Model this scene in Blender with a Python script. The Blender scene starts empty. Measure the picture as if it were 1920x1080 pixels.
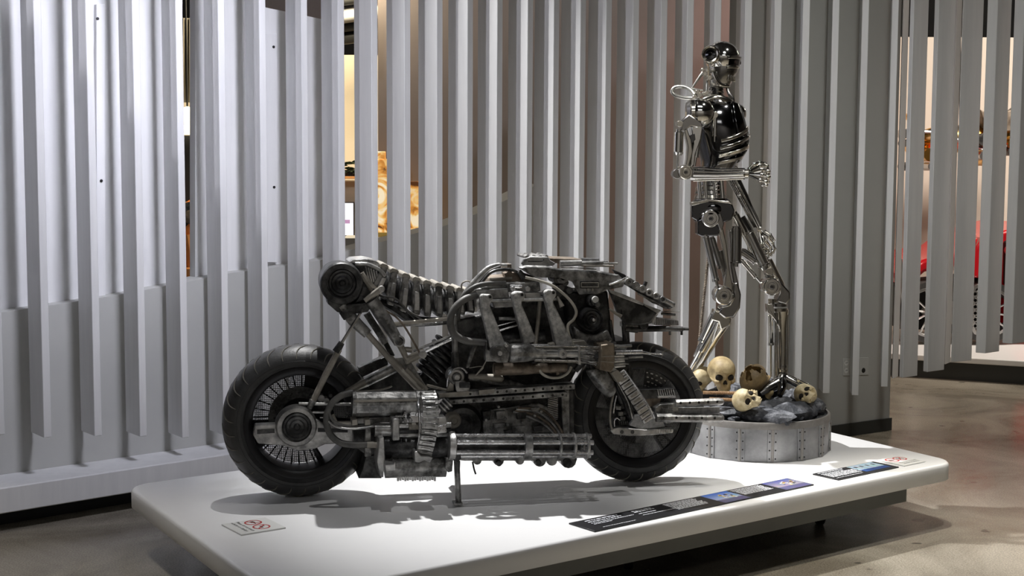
import bpy, math, random
from mathutils import Vector, Matrix, noise

# ------------------------------------------------------------------ camera, world, lights, exposure
sc = bpy.context.scene
COL = sc.collection
random.seed(7)
F_PX, PITCH, ROLL, CAM_Z = 2600.0, math.radians(5.05), math.radians(0.3), 1.763
camd = bpy.data.cameras.new('camera'); cam = bpy.data.objects.new('camera', camd); COL.objects.link(cam)
camd.sensor_width = 36.0; camd.lens = F_PX * 36.0 / 1920.0; camd.clip_end = 100
CAM_R = Matrix.Rotation(math.pi / 2 - PITCH, 4, 'X') @ Matrix.Rotation(ROLL, 4, 'Z')
CAM_P = Vector((0, 0, CAM_Z))
cam.matrix_world = Matrix.Translation(CAM_P) @ CAM_R
sc.camera = cam
sc.view_settings.view_transform = 'Standard'; sc.view_settings.look = 'None'
sc.view_settings.gamma = 1.0; sc.view_settings.exposure = 0.0
sc.view_settings.use_curve_mapping = False

w = bpy.data.worlds.new('world'); sc.world = w; w.use_nodes = True
w.node_tree.nodes['Background'].inputs[0].default_value = (0.5, 0.52, 0.55, 1)
w.node_tree.nodes['Background'].inputs[1].default_value = 0.03

def aim(o, target):
    o.rotation_euler = (Vector(target) - o.location).to_track_quat('-Z', 'Y').to_euler()
def area(name, loc, target, power, size, sizey=None, col=(1, 1, 1), spread=180):
    l = bpy.data.lights.new(name, 'AREA'); l.energy = power; l.color = col
    l.size = size; l.spread = math.radians(spread)
    if sizey: l.shape = 'RECTANGLE'; l.size_y = sizey
    o = bpy.data.objects.new(name, l); COL.objects.link(o); o.location = loc; aim(o, target); return o
def spot(name, loc, target, power, angle, blend=0.3, rad=0.03, col=(1, 1, 1)):
    l = bpy.data.lights.new(name, 'SPOT'); l.energy = power; l.color = col
    l.spot_size = math.radians(angle); l.spot_blend = blend; l.shadow_soft_size = rad
    o = bpy.data.objects.new(name, l); COL.objects.link(o); o.location = loc; aim(o, target); return o

spot('key_light', (-0.95, 7.45, 4.9), (0.92, 6.40, 0.3), 1520, 60, 0.9, 0.03, (1, 0.99, 0.98))
spot('bike_fill_light', (-0.1, 5.75, 4.9), (-0.1, 6.0, 0.7), 120, 36, 0.7, 0.03, (1, 0.99, 0.98))  # added overhead spot, lifts highlights on the motorcycle
spot('figure_light', (2.2, 6.0, 4.85), (1.35, 6.9, 0.5), 300, 36, 0.7, 0.05, (1, 0.98, 0.94))
area('wall_wash_light', (0.2, 4.6, 4.6), (-2.2, 7.4, 1.9), 27, 0.6, 0.4, (0.86, 0.87, 1.0), 56)
spot('upper_wall_light', (-3.4, 4.2, 4.6), (-1.2, 7.9, 3.2), 260, 44, 0.12, 0.04, (0.9, 0.9, 1.0))
area('right_wall_fill_light', (1.4, 4.4, 4.75), (2.3, 8.7, 1.6), 6.5, 0.6, 0.4, (1.0, 0.99, 0.94), 50)  # added soft source to brighten the right fins and pillar
area('taupe_wall_fill_light', (0.6, 10.4, 4.7), (0.6, 11.6, 2.0), 17, 2.2, 0.4, (1, 0.96, 0.92))  # added source that brightens the back wall behind the fins
spot('pink_spill_light', (2.3, 9.9, 4.4), (2.2, 11.6, 2.3), 130, 70, 0.9, 0.2, (1.0, 0.62, 0.55))
area('cool_fill_light', (-4.5, 2.2, 4.2), (-2.6, 7.0, 1.4), 8, 1.2, 0.6, (0.84, 0.86, 1.0))
area('room_fill_light', (1.0, 0.0, 4.7), (0.3, 7.0, 1.6), 20, 2.4, 0.7, (1, 0.99, 0.96))
spot('right_aisle_light', (1.7, 6.5, 4.9), (2.6, 4.9, 0.0), 760, 54, 0.5, 0.03, (1, 0.95, 0.84))
spot('left_floor_fill_light', (-2.6, 4.6, 4.9), (-2.5, 5.0, 0.0), 420, 40, 0.8, 0.06, (1, 0.95, 0.86))  # added spot to brighten the floor at front left
area('rear_fill_light', (-3.0, -3.2, 4.6), (-3.5, -6.0, 1.5), 90, 2.5, 0.6, (1, 0.97, 0.92))  # two unseen lamps added behind the camera for chrome reflections and fill
area('rear_fill_light', (3.5, -3.2, 4.6), (3.5, -6.0, 1.5), 90, 2.5, 0.6, (1, 0.95, 0.88))
area('far_room_light', (-1.7, 11.6, 3.6), (-1.5, 12.6, 1.2), 110, 1.2, 0.6, (1, 0.86, 0.62))
area('far_car_light', (5.4, 11.4, 4.2), (4.8, 13.0, 1.0), 200, 1.6, 0.8, (1, 0.9, 0.78))

# ------------------------------------------------------------------ pixel -> place helpers (photo measured in 1920x1080)
def ray(px, py):
    d = CAM_R.to_3x3() @ Vector(((px - 960) / F_PX, -(py - 540) / F_PX, -1.0))
    return d.normalized()
def at_z(px, py, z):
    d = ray(px, py); t = (z - CAM_Z) / d.z; return CAM_P + d * t
def at_y(px, py, y):
    d = ray(px, py); return CAM_P + d * (y / d.y)
def on_plane(px, py, p0, n):
    d = ray(px, py); return CAM_P + d * ((p0 - CAM_P).dot(n) / d.dot(n))

# ------------------------------------------------------------------ mesh helpers
class MB:
    def __init__(s): s.v = []; s.f = []
    def add(s, vs, fs):
        b = len(s.v); s.v.extend([tuple(v) for v in vs]); s.f.extend([tuple(i + b for i in f) for f in fs]); return s
    def hexa(s, p):   # 8 points: bottom 4 ccw, top 4 ccw
        return s.add(p, [(3, 2, 1, 0), (4, 5, 6, 7), (0, 1, 5, 4), (1, 2, 6, 5), (2, 3, 7, 6), (3, 0, 4, 7)])
    def box(s, c, size, R=None):
        c = Vector(c); x, y, z = [k / 2 for k in size]
        pts = [Vector(p) for p in ((-x, -y, -z), (x, -y, -z), (x, y, -z), (-x, y, -z), (-x, -y, z), (x, -y, z), (x, y, z), (-x, y, z))]
        if R is not None: pts = [R @ p for p in pts]
        return s.hexa([c + p for p in pts])
    def prism(s, poly, off):
        n = len(poly); a = [Vector(p) for p in poly]; off = Vector(off); b = [p + off for p in a]
        nrm = Vector((0, 0, 0))
        for i in range(n): nrm += a[i].cross(a[(i + 1) % n])
        if nrm.dot(off) > 0: a.reverse(); b.reverse()
        fs = [tuple(range(n)), tuple(range(2 * n - 1, n - 1, -1))]
        for i in range(n): fs.append(((i + 1) % n, i, n + i, n + (i + 1) % n))
        return s.add(a + b, fs)
    def tube(s, pts, r, n=10, caps=True, sq=None):
        pts = [Vector(p) for p in pts]; m = len(pts)
        rs = r if isinstance(r, (list, tuple)) else [r] * m
        t0 = (pts[1] - pts[0]).normalized()
        u = t0.orthogonal().normalized()
        if abs(t0.z) < 0.9: u = (Vector((0, 0, 1)) - t0 * t0.z).normalized()
        vs = []; prev = t0
        for i, p in enumerate(pts):
            t = (pts[min(i + 1, m - 1)] - pts[max(i - 1, 0)])
            t = t.normalized() if t.length > 1e-9 else prev
            ax = prev.cross(t)
            if ax.length > 1e-6: u = Matrix.Rotation(prev.angle(t), 3, ax.normalized()) @ u
            u = (u - t * u.dot(t)).normalized(); wv = t.cross(u); prev = t
            for k in range(n):
                a = 2 * math.pi * (k + 0.5) / n
                vs.append(p + (u * math.cos(a) + wv * math.sin(a)) * rs[i])
        fs = []
        for i in range(m - 1):
            for k in range(n):
                a = i * n + k; b = i * n + (k + 1) % n
                fs.append((a, b, b + n, a + n))
        if caps: fs += [tuple(range(n - 1, -1, -1)), tuple(range((m - 1) * n, m * n))]
        return s.add(vs, fs)
    def lathe(s, o, axis, prof, n=32, closed=False):   # prof: (along axis, radius)
        o = Vector(o); ax = Vector(axis).normalized()
        u = ax.orthogonal().normalized(); wv = ax.cross(u); m = len(prof); vs = []
        for a, r in prof:
            for k in range(n):
                t = 2 * math.pi * k / n
                vs.append(o + ax * a + (u * math.cos(t) + wv * math.sin(t)) * max(r, 1e-5))
        fs = []
        for i in range(m if closed else m - 1):
            j = (i + 1) % m
            for k in range(n):
                fs.append((i * n + k, i * n + (k + 1) % n, j * n + (k + 1) % n, j * n + k))
        if not closed:
            fs += [tuple(range(n - 1, -1, -1)), tuple(range((m - 1) * n, m * n))]
        return s.add(vs, fs)
    def ball(s, c, r, R=None, nu=20, nv=12):
        c = Vector(c); r = r if isinstance(r, (tuple, list)) else (r, r, r); vs = []; fs = []
        for j in range(nv + 1):
            ph = math.pi * j / nv
            for i in range(nu):
                th = 2 * math.pi * i / nu
                p = Vector((r[0] * math.sin(ph) * math.cos(th), r[1] * math.sin(ph) * math.sin(th), r[2] * math.cos(ph)))
                vs.append(c + (R @ p if R is not None else p))
        for j in range(nv):
            for i in range(nu):
                a = j * nu + i; b = j * nu + (i + 1) % nu
                fs.append((a, a + nu, b + nu, b))
        return s.add(vs, fs)

def obj(name, mb, mat, parent=None, bevel=0.0, smooth=35, kind=None, label=None, cat=None, group=None, seg=2):
    me = bpy.data.meshes.new(name); me.from_pydata(mb.v, [], mb.f); me.update()
    if smooth:
        me.shade_smooth(); me.set_sharp_from_angle(angle=math.radians(smooth))
    for m in (mat if isinstance(mat, (list, tuple)) else [mat]): me.materials.append(m)
    o = bpy.data.objects.new(name, me); COL.objects.link(o)
    if parent: o.parent = parent
    if bevel:
        b = o.modifiers.new('bevel', 'BEVEL'); b.width = bevel; b.segments = seg; b.limit_method = 'ANGLE'; b.angle_limit = math.radians(40)
    tag(o, label, cat, group, kind)
    return o
def tag(o, label=None, cat=None, group=None, kind=None):
    if label: o['label'] = label
    if cat: o['category'] = cat
    if group: o['group'] = group
    if kind: o['kind'] = kind
def empty(name, loc=(0, 0, 0), rz=0, label=None, cat=None, group=None):
    o = bpy.data.objects.new(name, None); COL.objects.link(o); o.location = loc; o.rotation_euler = (0, 0, rz)
    o.empty_display_size = 0.1; tag(o, label, cat, group); return o
def curve(pts, k=6):   # Catmull-Rom through points (tuples of any length)
    out = []; n = len(pts)
    for i in range(n - 1):
        p0, p1, p2, p3 = pts[max(i - 1, 0)], pts[i], pts[i + 1], pts[min(i + 2, n - 1)]
        for j in range(k):
            t = j / k
            out.append(tuple(0.5 * (2 * b + (c - a) * t + (2 * a - 5 * b + 4 * c - d) * t * t + (-a + 3 * b - 3 * c + d) * t ** 3)
                             for a, b, c, d in zip(p0, p1, p2, p3)))
    out.append(tuple(pts[-1])); return out

# ------------------------------------------------------------------ materials
def mat(name, c1, c2=None, metal=0.0, rough=0.5, scale=8.0, bump=0.0, bscale=60.0, rvar=0.0, contrast=(0.35, 0.65), emit=None, estr=0, spec=0.5, detail=6, stretch=None):
    m = bpy.data.materials.new(name); m.use_nodes = True; nt = m.node_tree; N = nt.nodes; L = nt.links
    b = N['Principled BSDF']
    b.inputs['Base Color'].default_value = (*c1, 1); b.inputs['Metallic'].default_value = metal
    b.inputs['Roughness'].default_value = rough; b.inputs['Specular IOR Level'].default_value = spec
    if c2 is not None or bump:
        tc = N.new('ShaderNodeTexCoord'); src = tc.outputs['Object']
        if stretch:
            mp = N.new('ShaderNodeMapping'); mp.inputs['Scale'].default_value = stretch; L.new(src, mp.inputs[0]); src = mp.outputs[0]
    if c2 is not None:
        nz = N.new('ShaderNodeTexNoise'); nz.inputs['Scale'].default_value = scale; nz.inputs['Detail'].default_value = detail
        nz.inputs['Roughness'].default_value = 0.65; L.new(src, nz.inputs['Vector'])
        rp = N.new('ShaderNodeValToRGB'); rp.color_ramp.elements[0].position = contrast[0]; rp.color_ramp.elements[1].position = contrast[1]
        rp.color_ramp.elements[0].color = (*c1, 1); rp.color_ramp.elements[1].color = (*c2, 1)
        L.new(nz.outputs[0], rp.inputs[0]); L.new(rp.outputs[0], b.inputs['Base Color'])
        if rvar:
            mr = N.new('ShaderNodeMapRange'); mr.inputs[3].default_value = rough - rvar; mr.inputs[4].default_value = rough + rvar
            L.new(nz.outputs[0], mr.inputs[0]); L.new(mr.outputs[0], b.inputs['Roughness'])
    if bump:
        n2 = N.new('ShaderNodeTexNoise'); n2.inputs['Scale'].default_value = bscale; n2.inputs['Detail'].default_value = 4
        L.new(src, n2.inputs['Vector']); bp = N.new('ShaderNodeBump'); bp.inputs['Strength'].default_value = bump; bp.inputs['Distance'].default_value = 0.01
        L.new(n2.outputs[0], bp.inputs['Height']); L.new(bp.outputs[0], b.inputs['Normal'])
    if emit:
        b.inputs['Emission Color'].default_value = (*emit, 1); b.inputs['Emission Strength'].default_value = estr
    return m

M = {}
M['slat'] = mat('white_slat_paint', (0.70, 0.70, 0.70), (0.64, 0.64, 0.645), rough=0.55, scale=3, stretch=(6, 6, 0.6))
M['wall'] = mat('pale_grey_wall_paint', (0.45, 0.45, 0.43), (0.42, 0.42, 0.405), rough=0.7, scale=2)
M['taupe'] = mat('taupe_wall_paint', (0.30, 0.25, 0.225), (0.27, 0.225, 0.2), rough=0.8, scale=2)
M['cream'] = mat('cream_wall_paint', (0.78, 0.68, 0.52), rough=0.8)
M['pinkcream'] = mat('pale_wall_paint', (0.74, 0.66, 0.58), rough=0.8)
M['black'] = mat('black_paint', (0.012, 0.012, 0.013), rough=0.6)
M['ceiling'] = mat('dark_ceiling_paint', (0.02, 0.02, 0.022), (0.03, 0.03, 0.03), rough=0.9, scale=2)
M['gallery'] = mat('gallery_wall_paint', (0.42, 0.41, 0.40), rough=0.8)
M['baseboard'] = mat('dark_baseboard_vinyl', (0.035, 0.036, 0.034), rough=0.5)
M['slab'] = mat('white_laminate', (0.86, 0.86, 0.86), (0.84, 0.84, 0.845), rough=0.32, scale=3)
M['skirt'] = mat('grey_skirt_paint', (0.16, 0.165, 0.16), (0.14, 0.145, 0.14), rough=0.5, scale=4)
M['gwhite'] = mat('white_sign_board', (0.72, 0.72, 0.7), rough=0.4)
M['screw'] = mat('dark_screw', (0.01, 0.01, 0.01), rough=0.4)
M['outlet'] = mat('grey_outlet_plastic', (0.5, 0.5, 0.48), rough=0.4)

def floor_mat():
    m = bpy.data.materials.new('polished_concrete'); m.use_nodes = True; nt = m.node_tree; N = nt.nodes; L = nt.links; b = N['Principled BSDF']
    tc = N.new('ShaderNodeTexCoord')
    a = N.new('ShaderNodeTexNoise'); a.inputs['Scale'].default_value = 1.3; a.inputs['Detail'].default_value = 9; a.inputs['Roughness'].default_value = 0.62; a.inputs['Distortion'].default_value = 0.7
    f = N.new('ShaderNodeTexNoise'); f.inputs['Scale'].default_value = 130; f.inputs['Detail'].default_value = 3
    d = N.new('ShaderNodeTexNoise'); d.inputs['Scale'].default_value = 5.5; d.inputs['Detail'].default_value = 2
    for n in (a, f, d): L.new(tc.outputs['Object'], n.inputs['Vector'])
    r = N.new('ShaderNodeValToRGB'); e = r.color_ramp.elements
    e[0].position = 0.33; e[0].color = (0.155, 0.135, 0.105, 1); e[1].position = 0.68; e[1].color = (0.34, 0.31, 0.255, 1)
    L.new(a.outputs[0], r.inputs[0])
    mx = N.new('ShaderNodeMix'); mx.data_type = 'RGBA'; mx.blend_type = 'OVERLAY'; mx.inputs[0].default_value = 0.75
    L.new(r.outputs[0], mx.inputs[6]); L.new(f.outputs[0], mx.inputs[7])
    r2 = N.new('ShaderNodeValToRGB'); r2.color_ramp.elements[0].position = 0.69; r2.color_ramp.elements[1].position = 0.73
    r2.color_ramp.elements[0].color = (1, 1, 1, 1); r2.color_ramp.elements[1].color = (0.3, 0.3, 0.3, 1)
    L.new(d.outputs[0], r2.inputs[0])
    mm = N.new('ShaderNodeMix'); mm.data_type = 'RGBA'; mm.blend_type = 'MULTIPLY'; mm.inputs[0].default_value = 1
    L.new(mx.outputs[2], mm.inputs[6]); L.new(r2.outputs[0], mm.inputs[7]); L.new(mm.outputs[2], b.inputs['Base Color'])
    mr = N.new('ShaderNodeMapRange'); mr.inputs[3].default_value = 0.12; mr.inputs[4].default_value = 0.34
    L.new(a.outputs[0], mr.inputs[0]); L.new(mr.outputs[0], b.inputs['Roughness'])
    return m
M['floor'] = floor_mat()
# ------------------------------------------------------------------ room shell
obj('floor', MB().box((0, 6, -0.05), (22, 24, 0.1)), M['floor'], kind='structure', smooth=0)
obj('ceiling', MB().box((0, 6, 5.05), (22, 24, 0.1)), M['ceiling'], kind='structure', smooth=0)
obj('wall_rear', MB().box((0, -6.05, 2.5), (22, 0.1, 5)), M['gallery'], kind='structure', smooth=0)
obj('wall_west', MB().box((-11.05, 6, 2.5), (0.1, 24, 5)), M['gallery'], kind='structure', smooth=0)
obj('wall_east', MB().box((11.05, 6, 2.5), (0.1, 24, 5)), M['gallery'], kind='structure', smooth=0)

# left wall: a low parapet with a rising sill, an upper panel set back from it, a ledge along its foot
def vplane(p, q):
    d = Vector((q[0] - p[0], q[1] - p[1], 0)).normalized(); return Vector((p[0], p[1], 0)), d, Vector((d.y, -d.x, 0))
A0, AD, AN = vplane((-2.50, 6.78), (-1.62, 7.56))      # plan line of the left wall, direction, normal to the room
def onA(px, py, back=0.0): return on_plane(px, py, A0 - AN * back, AN)
LEDGE_T, LEDGE_B = 0.225, 0.10
e0 = A0 - AD * 2.2; e1 = A0 + AD * 3.3
def strip(p, q, n, front, back, z0, z1):
    a, b = p + n * front, q + n * front; c, d = q - n * back, p - n * back
    return [Vector((k.x, k.y, z0)) for k in (a, b, c, d)] + [Vector((k.x, k.y, z1)) for k in (a, b, c, d)]
obj('trim_1', MB().hexa(strip(e0, e1, AN, 0.285, 0.0, LEDGE_B, LEDGE_T)), M['slat'], bevel=0.006, kind='structure')
obj('toe_kick_shade', MB().hexa(strip(e0, e1, AN, 0.10, 0.0, 0.0, LEDGE_B)), M['black'], kind='structure', smooth=0)  # painted black for the shadow gap under the ledge
# parapet: polygon in plane A, top rising to the right
prof = [(-140, 607), (0, 586), (120, 569), (234, 551), (330, 532), (420, 514), (520, 500), (600, 488), (646, 472), (700, 457), (770, 440), (832, 424), (895, 400), (960, 370), (1010, 345)]
top = [onA(*p) for p in prof]
poly = [Vector((t.x, t.y, LEDGE_T - 0.02)) for t in (top[-1], top[0])] + top
obj('wall_left', MB().prism(poly, AN * -0.16), M['wall'], kind='structure', smooth=0)  # greyer than the panels above, dimmer light put into the paint
# upper panel, two pieces with a slot between them
def panelA(pxs, top_of, bot_of, back, th):
    pts = [onA(x, bot_of(x), back) for x in pxs] + [onA(x, top_of(x), back) for x in reversed(pxs)]
    return MB().prism(pts, AN * -th)
botf = lambda x: 608 - 0.19 * x
topf = lambda x: -90 if x < 420 else 0.206 * (x - 425) - 1
obj('wall_left_upper', panelA([-140, 342], lambda x: -300, botf, 0.10, 0.06), M['slat'], kind='structure', smooth=0)  # whiter paint up here imitates the light fading down the wall
obj('wall_left_middle', panelA([366, 420.1, 500, 622], lambda x: -14 if x < 421 else topf(x), botf, 0.10, 0.06), M['slat'], kind='structure', smooth=0)

# right wall pillar
B1, BD, BN = vplane((1.30, 8.413), (2.545, 9.222))
B0 = Vector((2.545, 9.222, 0))
obj('wall_right', MB().hexa(strip(B0 - BD * 1.18, B0, BN, 0.0, 0.35, 0.0, 5.0)), M['wall'], kind='structure', smooth=0)
obj('baseboard_right', MB().hexa(strip(B0 - BD * 1.18, B0 + BD * 0.012, BN, 0.012, 0.0, 0.0, 0.085)), M['baseboard'], kind='structure', smooth=0)
# far rooms
obj('wall_back', MB().hexa([Vector(p) for p in ((-1.12, 11.6, 0), (2.8, 11.6, 0), (2.8, 11.7, 0), (-1.12, 11.7, 0), (-1.12, 11.6, 5), (2.8, 11.6, 5), (2.8, 11.7, 5), (-1.12, 11.7, 5))]), M['taupe'], kind='structure', smooth=0)
zc = at_y(655, 103, 13.2).z
obj('wall_far_left', MB().box((-4.0, 13.25, zc / 2), (6.5, 0.1, zc)), M['cream'], kind='structure', smooth=0)
zc2 = at_y(1840, 70, 14.5).z
obj('wall_far_right', MB().box((6.0, 14.55, zc2 / 2), (7.0, 0.1, zc2)), M['pinkcream'], kind='structure', smooth=0)
_a, _b = at_y(424, 60, 10.6), at_y(618, -120, 10.6)
obj('wall_soffit', MB().box(((_a.x + _b.x) / 2, 10.65, (_a.z + _b.z) / 2), (_b.x - _a.x, 0.1, _b.z - _a.z)), M['taupe'], kind='structure', smooth=0)
obj('wall_far', MB().box((0, 17.5, 2.5), (22, 0.1, 5)), M['ceiling'], kind='structure', smooth=0)

# ------------------------------------------------------------------ the screen of white fins
scr = empty('slat_screen', (0, 7.5, 0), label='long screen of white vertical slats hanging behind the motorcycle', cat='screen')
PA0 = A0 + AN * 0.235                       # fins follow the left wall, then the right wall
Pk = on_plane(640, 400, PA0, AN); PB = on_plane(1500, 400, B0 + BN * 0.27, BN)
PB2 = on_plane(1690, 400, B0 + BN * 0.27, BN)
def path_point(px, py=400):
    if px < 640: return on_plane(px, py, PA0, AN)
    a, b = (Pk, PB) if px < 1500 else (PB, PB2)
    d = Vector((b.x - a.x, b.y - a.y, 0)).normalized(); n = Vector((d.y, -d.x, 0))
    return on_plane(px, py, Vector((a.x, a.y, 0)), n)
def zat(p, py, px):  # height at which the vertical through p shows at row py
    r = ray(px, py); k = math.hypot(p.x, p.y) / math.hypot(r.x, r.y); return CAM_Z + r.z * k
def fin(p, ang, wn, wb, z0, z1=3.6):
    """front right corner p; ang = how far the board turns left of straight back"""
    b = Vector((-math.sin(ang), math.cos(ang), 0)); t = Vector((math.cos(ang), math.sin(ang), 0))
    p = Vector((p.x, p.y, 0)); q = [p - t * wn, p, p + b * wb, p - t * wn + b * wb]
    z = Vector((0, 0, 1))
    o = obj('slat', MB().hexa([k + z * z0 - scr.location.copy() for k in q] + [k + z * z1 - scr.location.copy() for k in q]), M['slat'], scr, bevel=0.0025, smooth=0, seg=1)
    return o
xr0 = [-4, 85, 181, 267, 347, 425, 501, 578.5, 647, 709, 770, 830, 886.5, 941.5, 998, 1046.5, 1096, 1144, 1194.5, 1247, 1296, 1347, 1404, 1459, 1511.5, 1566, 1621, 1676]
bots = {0: 815, 1: 820, 2: 817, 3: 818, 4: 820, 5: 815, 25: 738, 26: 742, 27: 726}
turn = ((-50, 39), (300, 38), (500, 36), (640, 39), (900, 40), (1100, 36), (1250, 21), (1375, 9), (1460, 6), (1600, -8), (1700, -14))     # px -> degrees: the screen swings round
for i, x in enumerate(xr0):
    p = path_point(x, 330)
    zb = zat(p, bots.get(i, 815 - max(0, i - 8) * 4.0), x)
    for (xa, aa), (xb, ab) in zip(turn, turn[1:]):
        if xa <= x <= xb: ang = math.radians(aa + (ab - aa) * (x - xa) / (xb - xa))
    wb = 0.18
    fin(p, ang, 0.038 if i < 8 else 0.042, wb, zb)
# fins turned the other way beyond the pillar: (front left corner px, right end px, bottom py, turn)
for xl, xc, xr, yb, yy in ((1681, 1682.5, 1693, 711, 8.9), (1695, 1702, 1729.5, 709, 8.75), (1740, 1748, 1780, 698, 8.7), (1779, 1781, 1791, 684, 8.95), (1792, 1793, 1831, 680, 8.7), (1838, 1857, 1883, 663, 8.65), (1888, 1907, 1934, 645, 8.6)):
    a, b, c = at_y(xc, 400, yy), None, None
    rb = ray(xr, 400); b = at_y(xr, 400, yy + 0.10); la = at_y(xl, 400, yy + 0.035)
    a, b, la = [Vector((k.x, k.y, 0)) for k in (a, b, la)]
    q = [la, a, b, b + (la - a)]
    zb = zat(a, yb, xc); z = Vector((0, 0, 1))
    obj('slat', MB().hexa([k + z * zb - scr.location for k in q] + [k + z * 3.6 - scr.location for k in q]), M['slat'], scr, bevel=0.0025, smooth=0, seg=1)
# two narrow battens with screw holes fixed to the left wall panel
for (xa, xb, y0, y1, scs) in ((498, 519, 63, 492, ((513, 88), (514, 351))), (181, 197, 8, 560, ((183, 35), (190, 339)))):
    bt = obj('batten', MB().prism([onA(xa, y1, 0.07), onA(xb + 1, y1, 0.07), onA(xb, y0, 0.07), onA(xa, y0, 0.07)], AN * -0.03), M['slat'], bevel=0.002, label='narrow white batten with two screw holes on the wall panel, ' + ('at far left' if xa < 300 else 'above the tyre'), cat='batten')
    for s_ in scs:
        obj('screw', MB().lathe(onA(s_[0], s_[1], 0.069), AN, [(-0.004, 0.008), (0.002, 0.008), (0.003, 0.0)], 12), M['screw'], bt)
# outlets on the pillar
for (x0, y0, x1, y1, lab, kind_) in ((1580, 672, 1594, 704, 'white double socket plate on the pillar, left of the fourth slat', 0), (1611, 670, 1627, 703, 'white wall plate with one jack on the pillar, right of its neighbour', 1)):
    c4 = [on_plane(a, b, B0, BN) for a, b in ((x0, y1), (x1, y1), (x1, y0), (x0, y0))]
    w_ = MB().prism([k + BN * 0.008 for k in c4], BN * -0.008)
    pl = obj('outlet_plate', w_, M['outlet'], bevel=0.002, label=lab, cat='outlet')
    cx, cy = (x0 + x1) / 2, (y0 + y1) / 2
    for dy in ((-7, 7) if kind_ == 0 else (8,)):
        cc = on_plane(cx, cy + dy, B0 + BN * 0.008, BN)
        sk = obj('socket', MB().lathe(cc, BN, [(0, 0.017), (0.002, 0.016), (0.002, 0.0)], 16), M['gwhite'] if kind_ == 0 else M['screw'], pl)
        if kind_ == 0:
            for dx in (-0.006, 0.006):
                obj('slot', MB().box(cc + BN * 0.003 + BD * dx + Vector((0, 0, 0.003)), (0.003, 0.003, 0.009)), M['screw'], sk)

# ------------------------------------------------------------------ rolling display platform
PT = 0.32
def rounded(corners, rad, k=8):
    out = []; n = len(corners)
    for i in range(n):
        p, a, b = corners[i], corners[i - 1], corners[(i + 1) % n]
        u, v = (a - p).normalized(), (b - p).normalized()
        h = u.angle(v) / 2; t = rad / math.tan(h); c = p + (u + v).normalized() * (rad / math.sin(h))
        s0, s1 = p + u * t - c, p + v * t - c
        for j in range(k + 1):
            q = s0.lerp(s1, j / k)
            out.append(c + q.normalized() * rad)
    return out
plat = empty('display_platform', (0, 6.4, 0), label='low white rolling display platform carrying the motorcycle and the round metal drum', cat='platform')
SL = at_z(236, 915, PT); SR = at_z(1796, 866, PT)                       # left and right tips
fdir = (at_z(1760, 873, PT) - at_z(1120, 1001.6, PT)).normalized()       # direction of the front edge
fp = at_z(1120, 1001.6, PT); ld = (at_z(446, 1066, PT) - at_z(270, 936, PT)).normalized(); lp = at_z(270, 936, PT)
def meet(p, d, q, e):
    D = d.x * -e.y + e.x * d.y; r = q - p; t = (r.x * -e.y + e.x * r.y) / D; return p + d * t
near = meet(fp, fdir, lp, ld)
rp = at_z(1672, 836, PT); rd = ld
right = meet(fp, fdir, rp, rd)
bp_ = at_z(262, 906, PT) ; left = meet(lp, ld, bp_, fdir); far = meet(rp, rd, bp_, fdir)
corn = [near, right, far, left]
L0 = plat.location
pl_ = [Vector((p.x, p.y, 0)) for p in corn]
ring = rounded(pl_, 0.13)
def ring_at(ins, z):
    c = sum(pl_, Vector()) / 4
    out = []
    for i, p in enumerate(ring):
        t = (ring[(i + 1) % len(ring)] - ring[i - 1]).normalized(); n = Vector((t.y, -t.x, 0))
        if n.dot(p - c) < 0: n = -n
        out.append(p - n * ins + Vector((0, 0, z)) - L0)
    return out
mb = MB(); rr = [(0.004, PT - 0.085), (0.0, PT - 0.08), (0.0, PT - 0.016), (0.0025, PT - 0.008), (0.008, PT - 0.0025), (0.016, PT)]
n = len(ring); vs = []; fs = []
for ins, z in rr: vs += ring_at(ins, z)
for j in range(len(rr) - 1):
    for i in range(n): fs.append((j * n + i, j * n + (i + 1) % n, (j + 1) * n + (i + 1) % n, (j + 1) * n + i))
fs += [tuple(range(n - 1, -1, -1)), tuple(range((len(rr) - 1) * n, len(rr) * n))]
mb.add(vs, fs)
obj('platform_top', mb, M['slab'], plat, smooth=50)
ins = []
for i, p in enumerate(pl_):
    u, v = (pl_[i - 1] - p).normalized(), (pl_[(i + 1) % 4] - p).normalized(); ins.append(p + (u * (0.09 if i % 2 == 0 else 0.29) + v * (0.29 if i % 2 == 0 else 0.09)) - L0)
zb0, zb1 = PT - 0.178, PT - 0.083
obj('skirt', MB().hexa([p + Vector((0, 0, zb0)) for p in ins] + [p + Vector((0, 0, zb1)) for p in ins]), M['skirt'], plat, smooth=0)
M['caster'] = mat('caster_rubber', (0.02, 0.02, 0.02), rough=0.5); M['steel'] = mat('bright_steel', (0.6, 0.6, 0.6), metal=1, rough=0.3)
for i in range(4):
    for t in (0.12, 0.5) if i in (0, 2) else (0.12,):
        a, b = ins[i], ins[(i + 1) % 4]; cc = sum(ins, Vector()) / 4
        p = a.lerp(b, t); p = p + (cc - p).normalized() * 0.30
        fk = obj('caster_fork', MB().box(p + Vector((0, 0, 0.125)), (0.05, 0.05, 0.06)), M['steel'], plat, bevel=0.004)
        obj('caster_wheel', MB().lathe(p + Vector((-0.02, 0, 0.055)), (1, 0, 0), [(0, 0.02), (0, 0.05), (0.005, 0.055), (0.035, 0.055), (0.04, 0.05), (0.04, 0.02)], 24), M['caster'], fk)
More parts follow.
